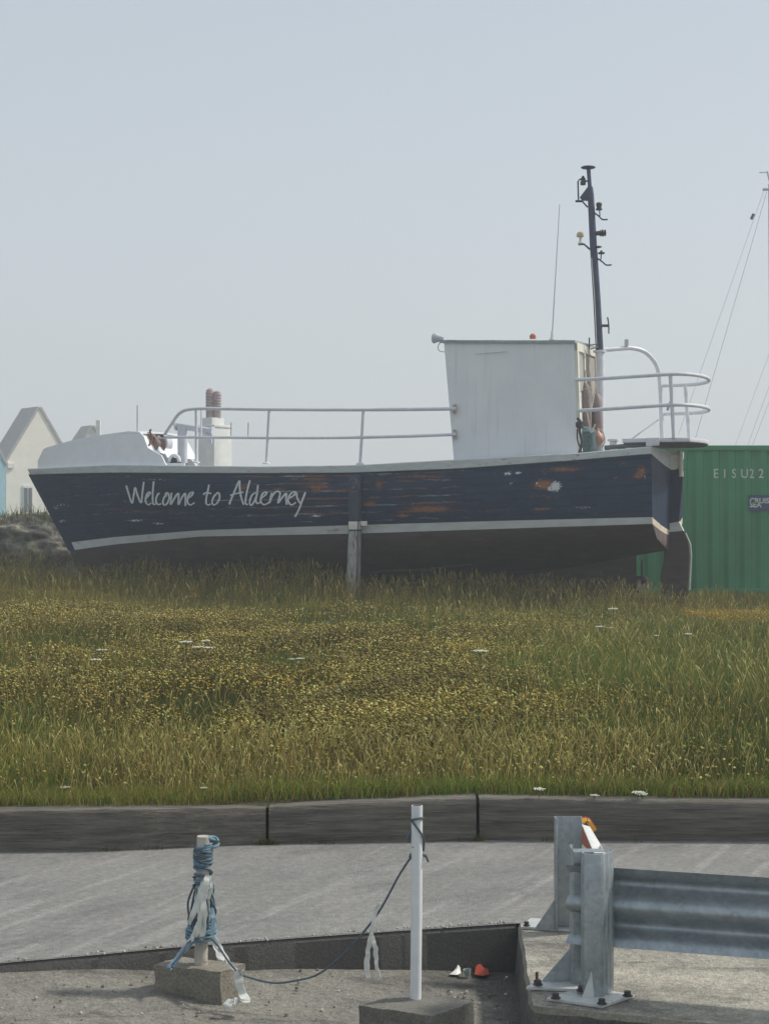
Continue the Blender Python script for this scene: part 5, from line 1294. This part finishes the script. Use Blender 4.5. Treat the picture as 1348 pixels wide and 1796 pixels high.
for k, (px, py, s) in enumerate(uts):
    Y = 9.2
    for Yt in np.linspace(9.2, 26, 300):     # walk out to where the head stands on the slope
        p = P(px, py, Yt)
        if p.z <= float(zmeadow(p.x, Yt))+.30*s*.8: Y = Yt; break
    p = P(px, py, Y); o = proto
    if k:
        o = cp(proto)
        for chd in proto.children: cp(chd, o)
    o.location = (p.x, p.y, p.z-.335*s*(.8 if py < 1370 else .58)); s *= .8 if py < 1370 else .58; o.scale = (s, s, s); o.rotation_euler = (0, 0, k*1.3)
# ------------------------------------------------------------------ air, sky, sun
def haze():
    m = MB(); m.box((0, 80, 7.5), (360, 200, 18.4)); o = m.build('haze', bpy.data.materials.new('haze_air'))
    mt = o.data.materials[0]; mt.use_nodes = True; t = mt.node_tree
    for nd in list(t.nodes):
        if nd.type != 'OUTPUT_MATERIAL': t.nodes.remove(nd)
    v = t.nodes.new('ShaderNodeVolumePrincipled'); v.inputs['Color'].default_value = (.90,.93,.96,1); v.inputs['Density'].default_value = .0034; v.inputs['Anisotropy'].default_value = .2
    t.links.new(v.outputs[0], [n for n in t.nodes if n.type == 'OUTPUT_MATERIAL'][0].inputs['Volume'])
    tag(o, kind='stuff')
haze()
EL, AZ = R(44), R(74)      # sun to the right and a little behind the boat
w = bpy.data.worlds.new('World'); scene.world = w; w.use_nodes = True; t = w.node_tree
bg = t.nodes['Background']; sky = t.nodes.new('ShaderNodeTexSky'); sky.sky_type = 'NISHITA'; sky.sun_disc = False
sky.sun_elevation = EL; sky.sun_rotation = AZ; sky.dust_density = 4.; sky.air_density = 1.; sky.ozone_density = 1.
mx = t.nodes.new('ShaderNodeMix'); mx.data_type = 'RGBA'; mx.inputs[0].default_value = .85
t.links.new(sky.outputs[0], mx.inputs[6]); 
tcw = t.nodes.new('ShaderNodeTexCoord'); sep = t.nodes.new('ShaderNodeSeparateXYZ'); t.links.new(tcw.outputs['Generated'], sep.inputs[0])
crw = t.nodes.new('ShaderNodeValToRGB'); t.links.new(sep.outputs[2], crw.inputs[0]); e = crw.color_ramp.elements      # fog: palest low down, greyer overhead
e[0].position = 0.; e[0].color = (.865, .93, .955, 1); e[1].position = .40; e[1].color = (.66, .74, .82, 1)
vm = t.nodes.new('ShaderNodeVectorMath'); vm.operation = 'SCALE'; vm.inputs['Scale'].default_value = 4.40
t.links.new(crw.outputs[0], vm.inputs[0]); t.links.new(vm.outputs[0], mx.inputs[7])
t.links.new(mx.outputs[2], bg.inputs['Color']); bg.inputs['Strength'].default_value = .13
sun = bpy.data.lights.new('sun', 'SUN'); sun.energy = 2.5; sun.angle = R(5); sun.color = (1, .95, .86)
so = bpy.data.objects.new('sun', sun); C.objects.link(so); so.location = (30, 20, 40)
d = Vector((math.cos(EL)*math.sin(AZ), math.cos(EL)*math.cos(AZ), math.sin(EL)))
so.rotation_euler = d.to_track_quat('Z', 'Y').to_euler()
vs = scene.view_settings; vs.view_transform = 'Standard'; vs.look = 'None'; vs.exposure = .48; vs.gamma = 1.; vs.use_curve_mapping = False
scene.cycles.use_denoising = True; scene.cycles.volume_bounces = 0; scene.cycles.max_bounces = 6; scene.cycles.diffuse_bounces = 3
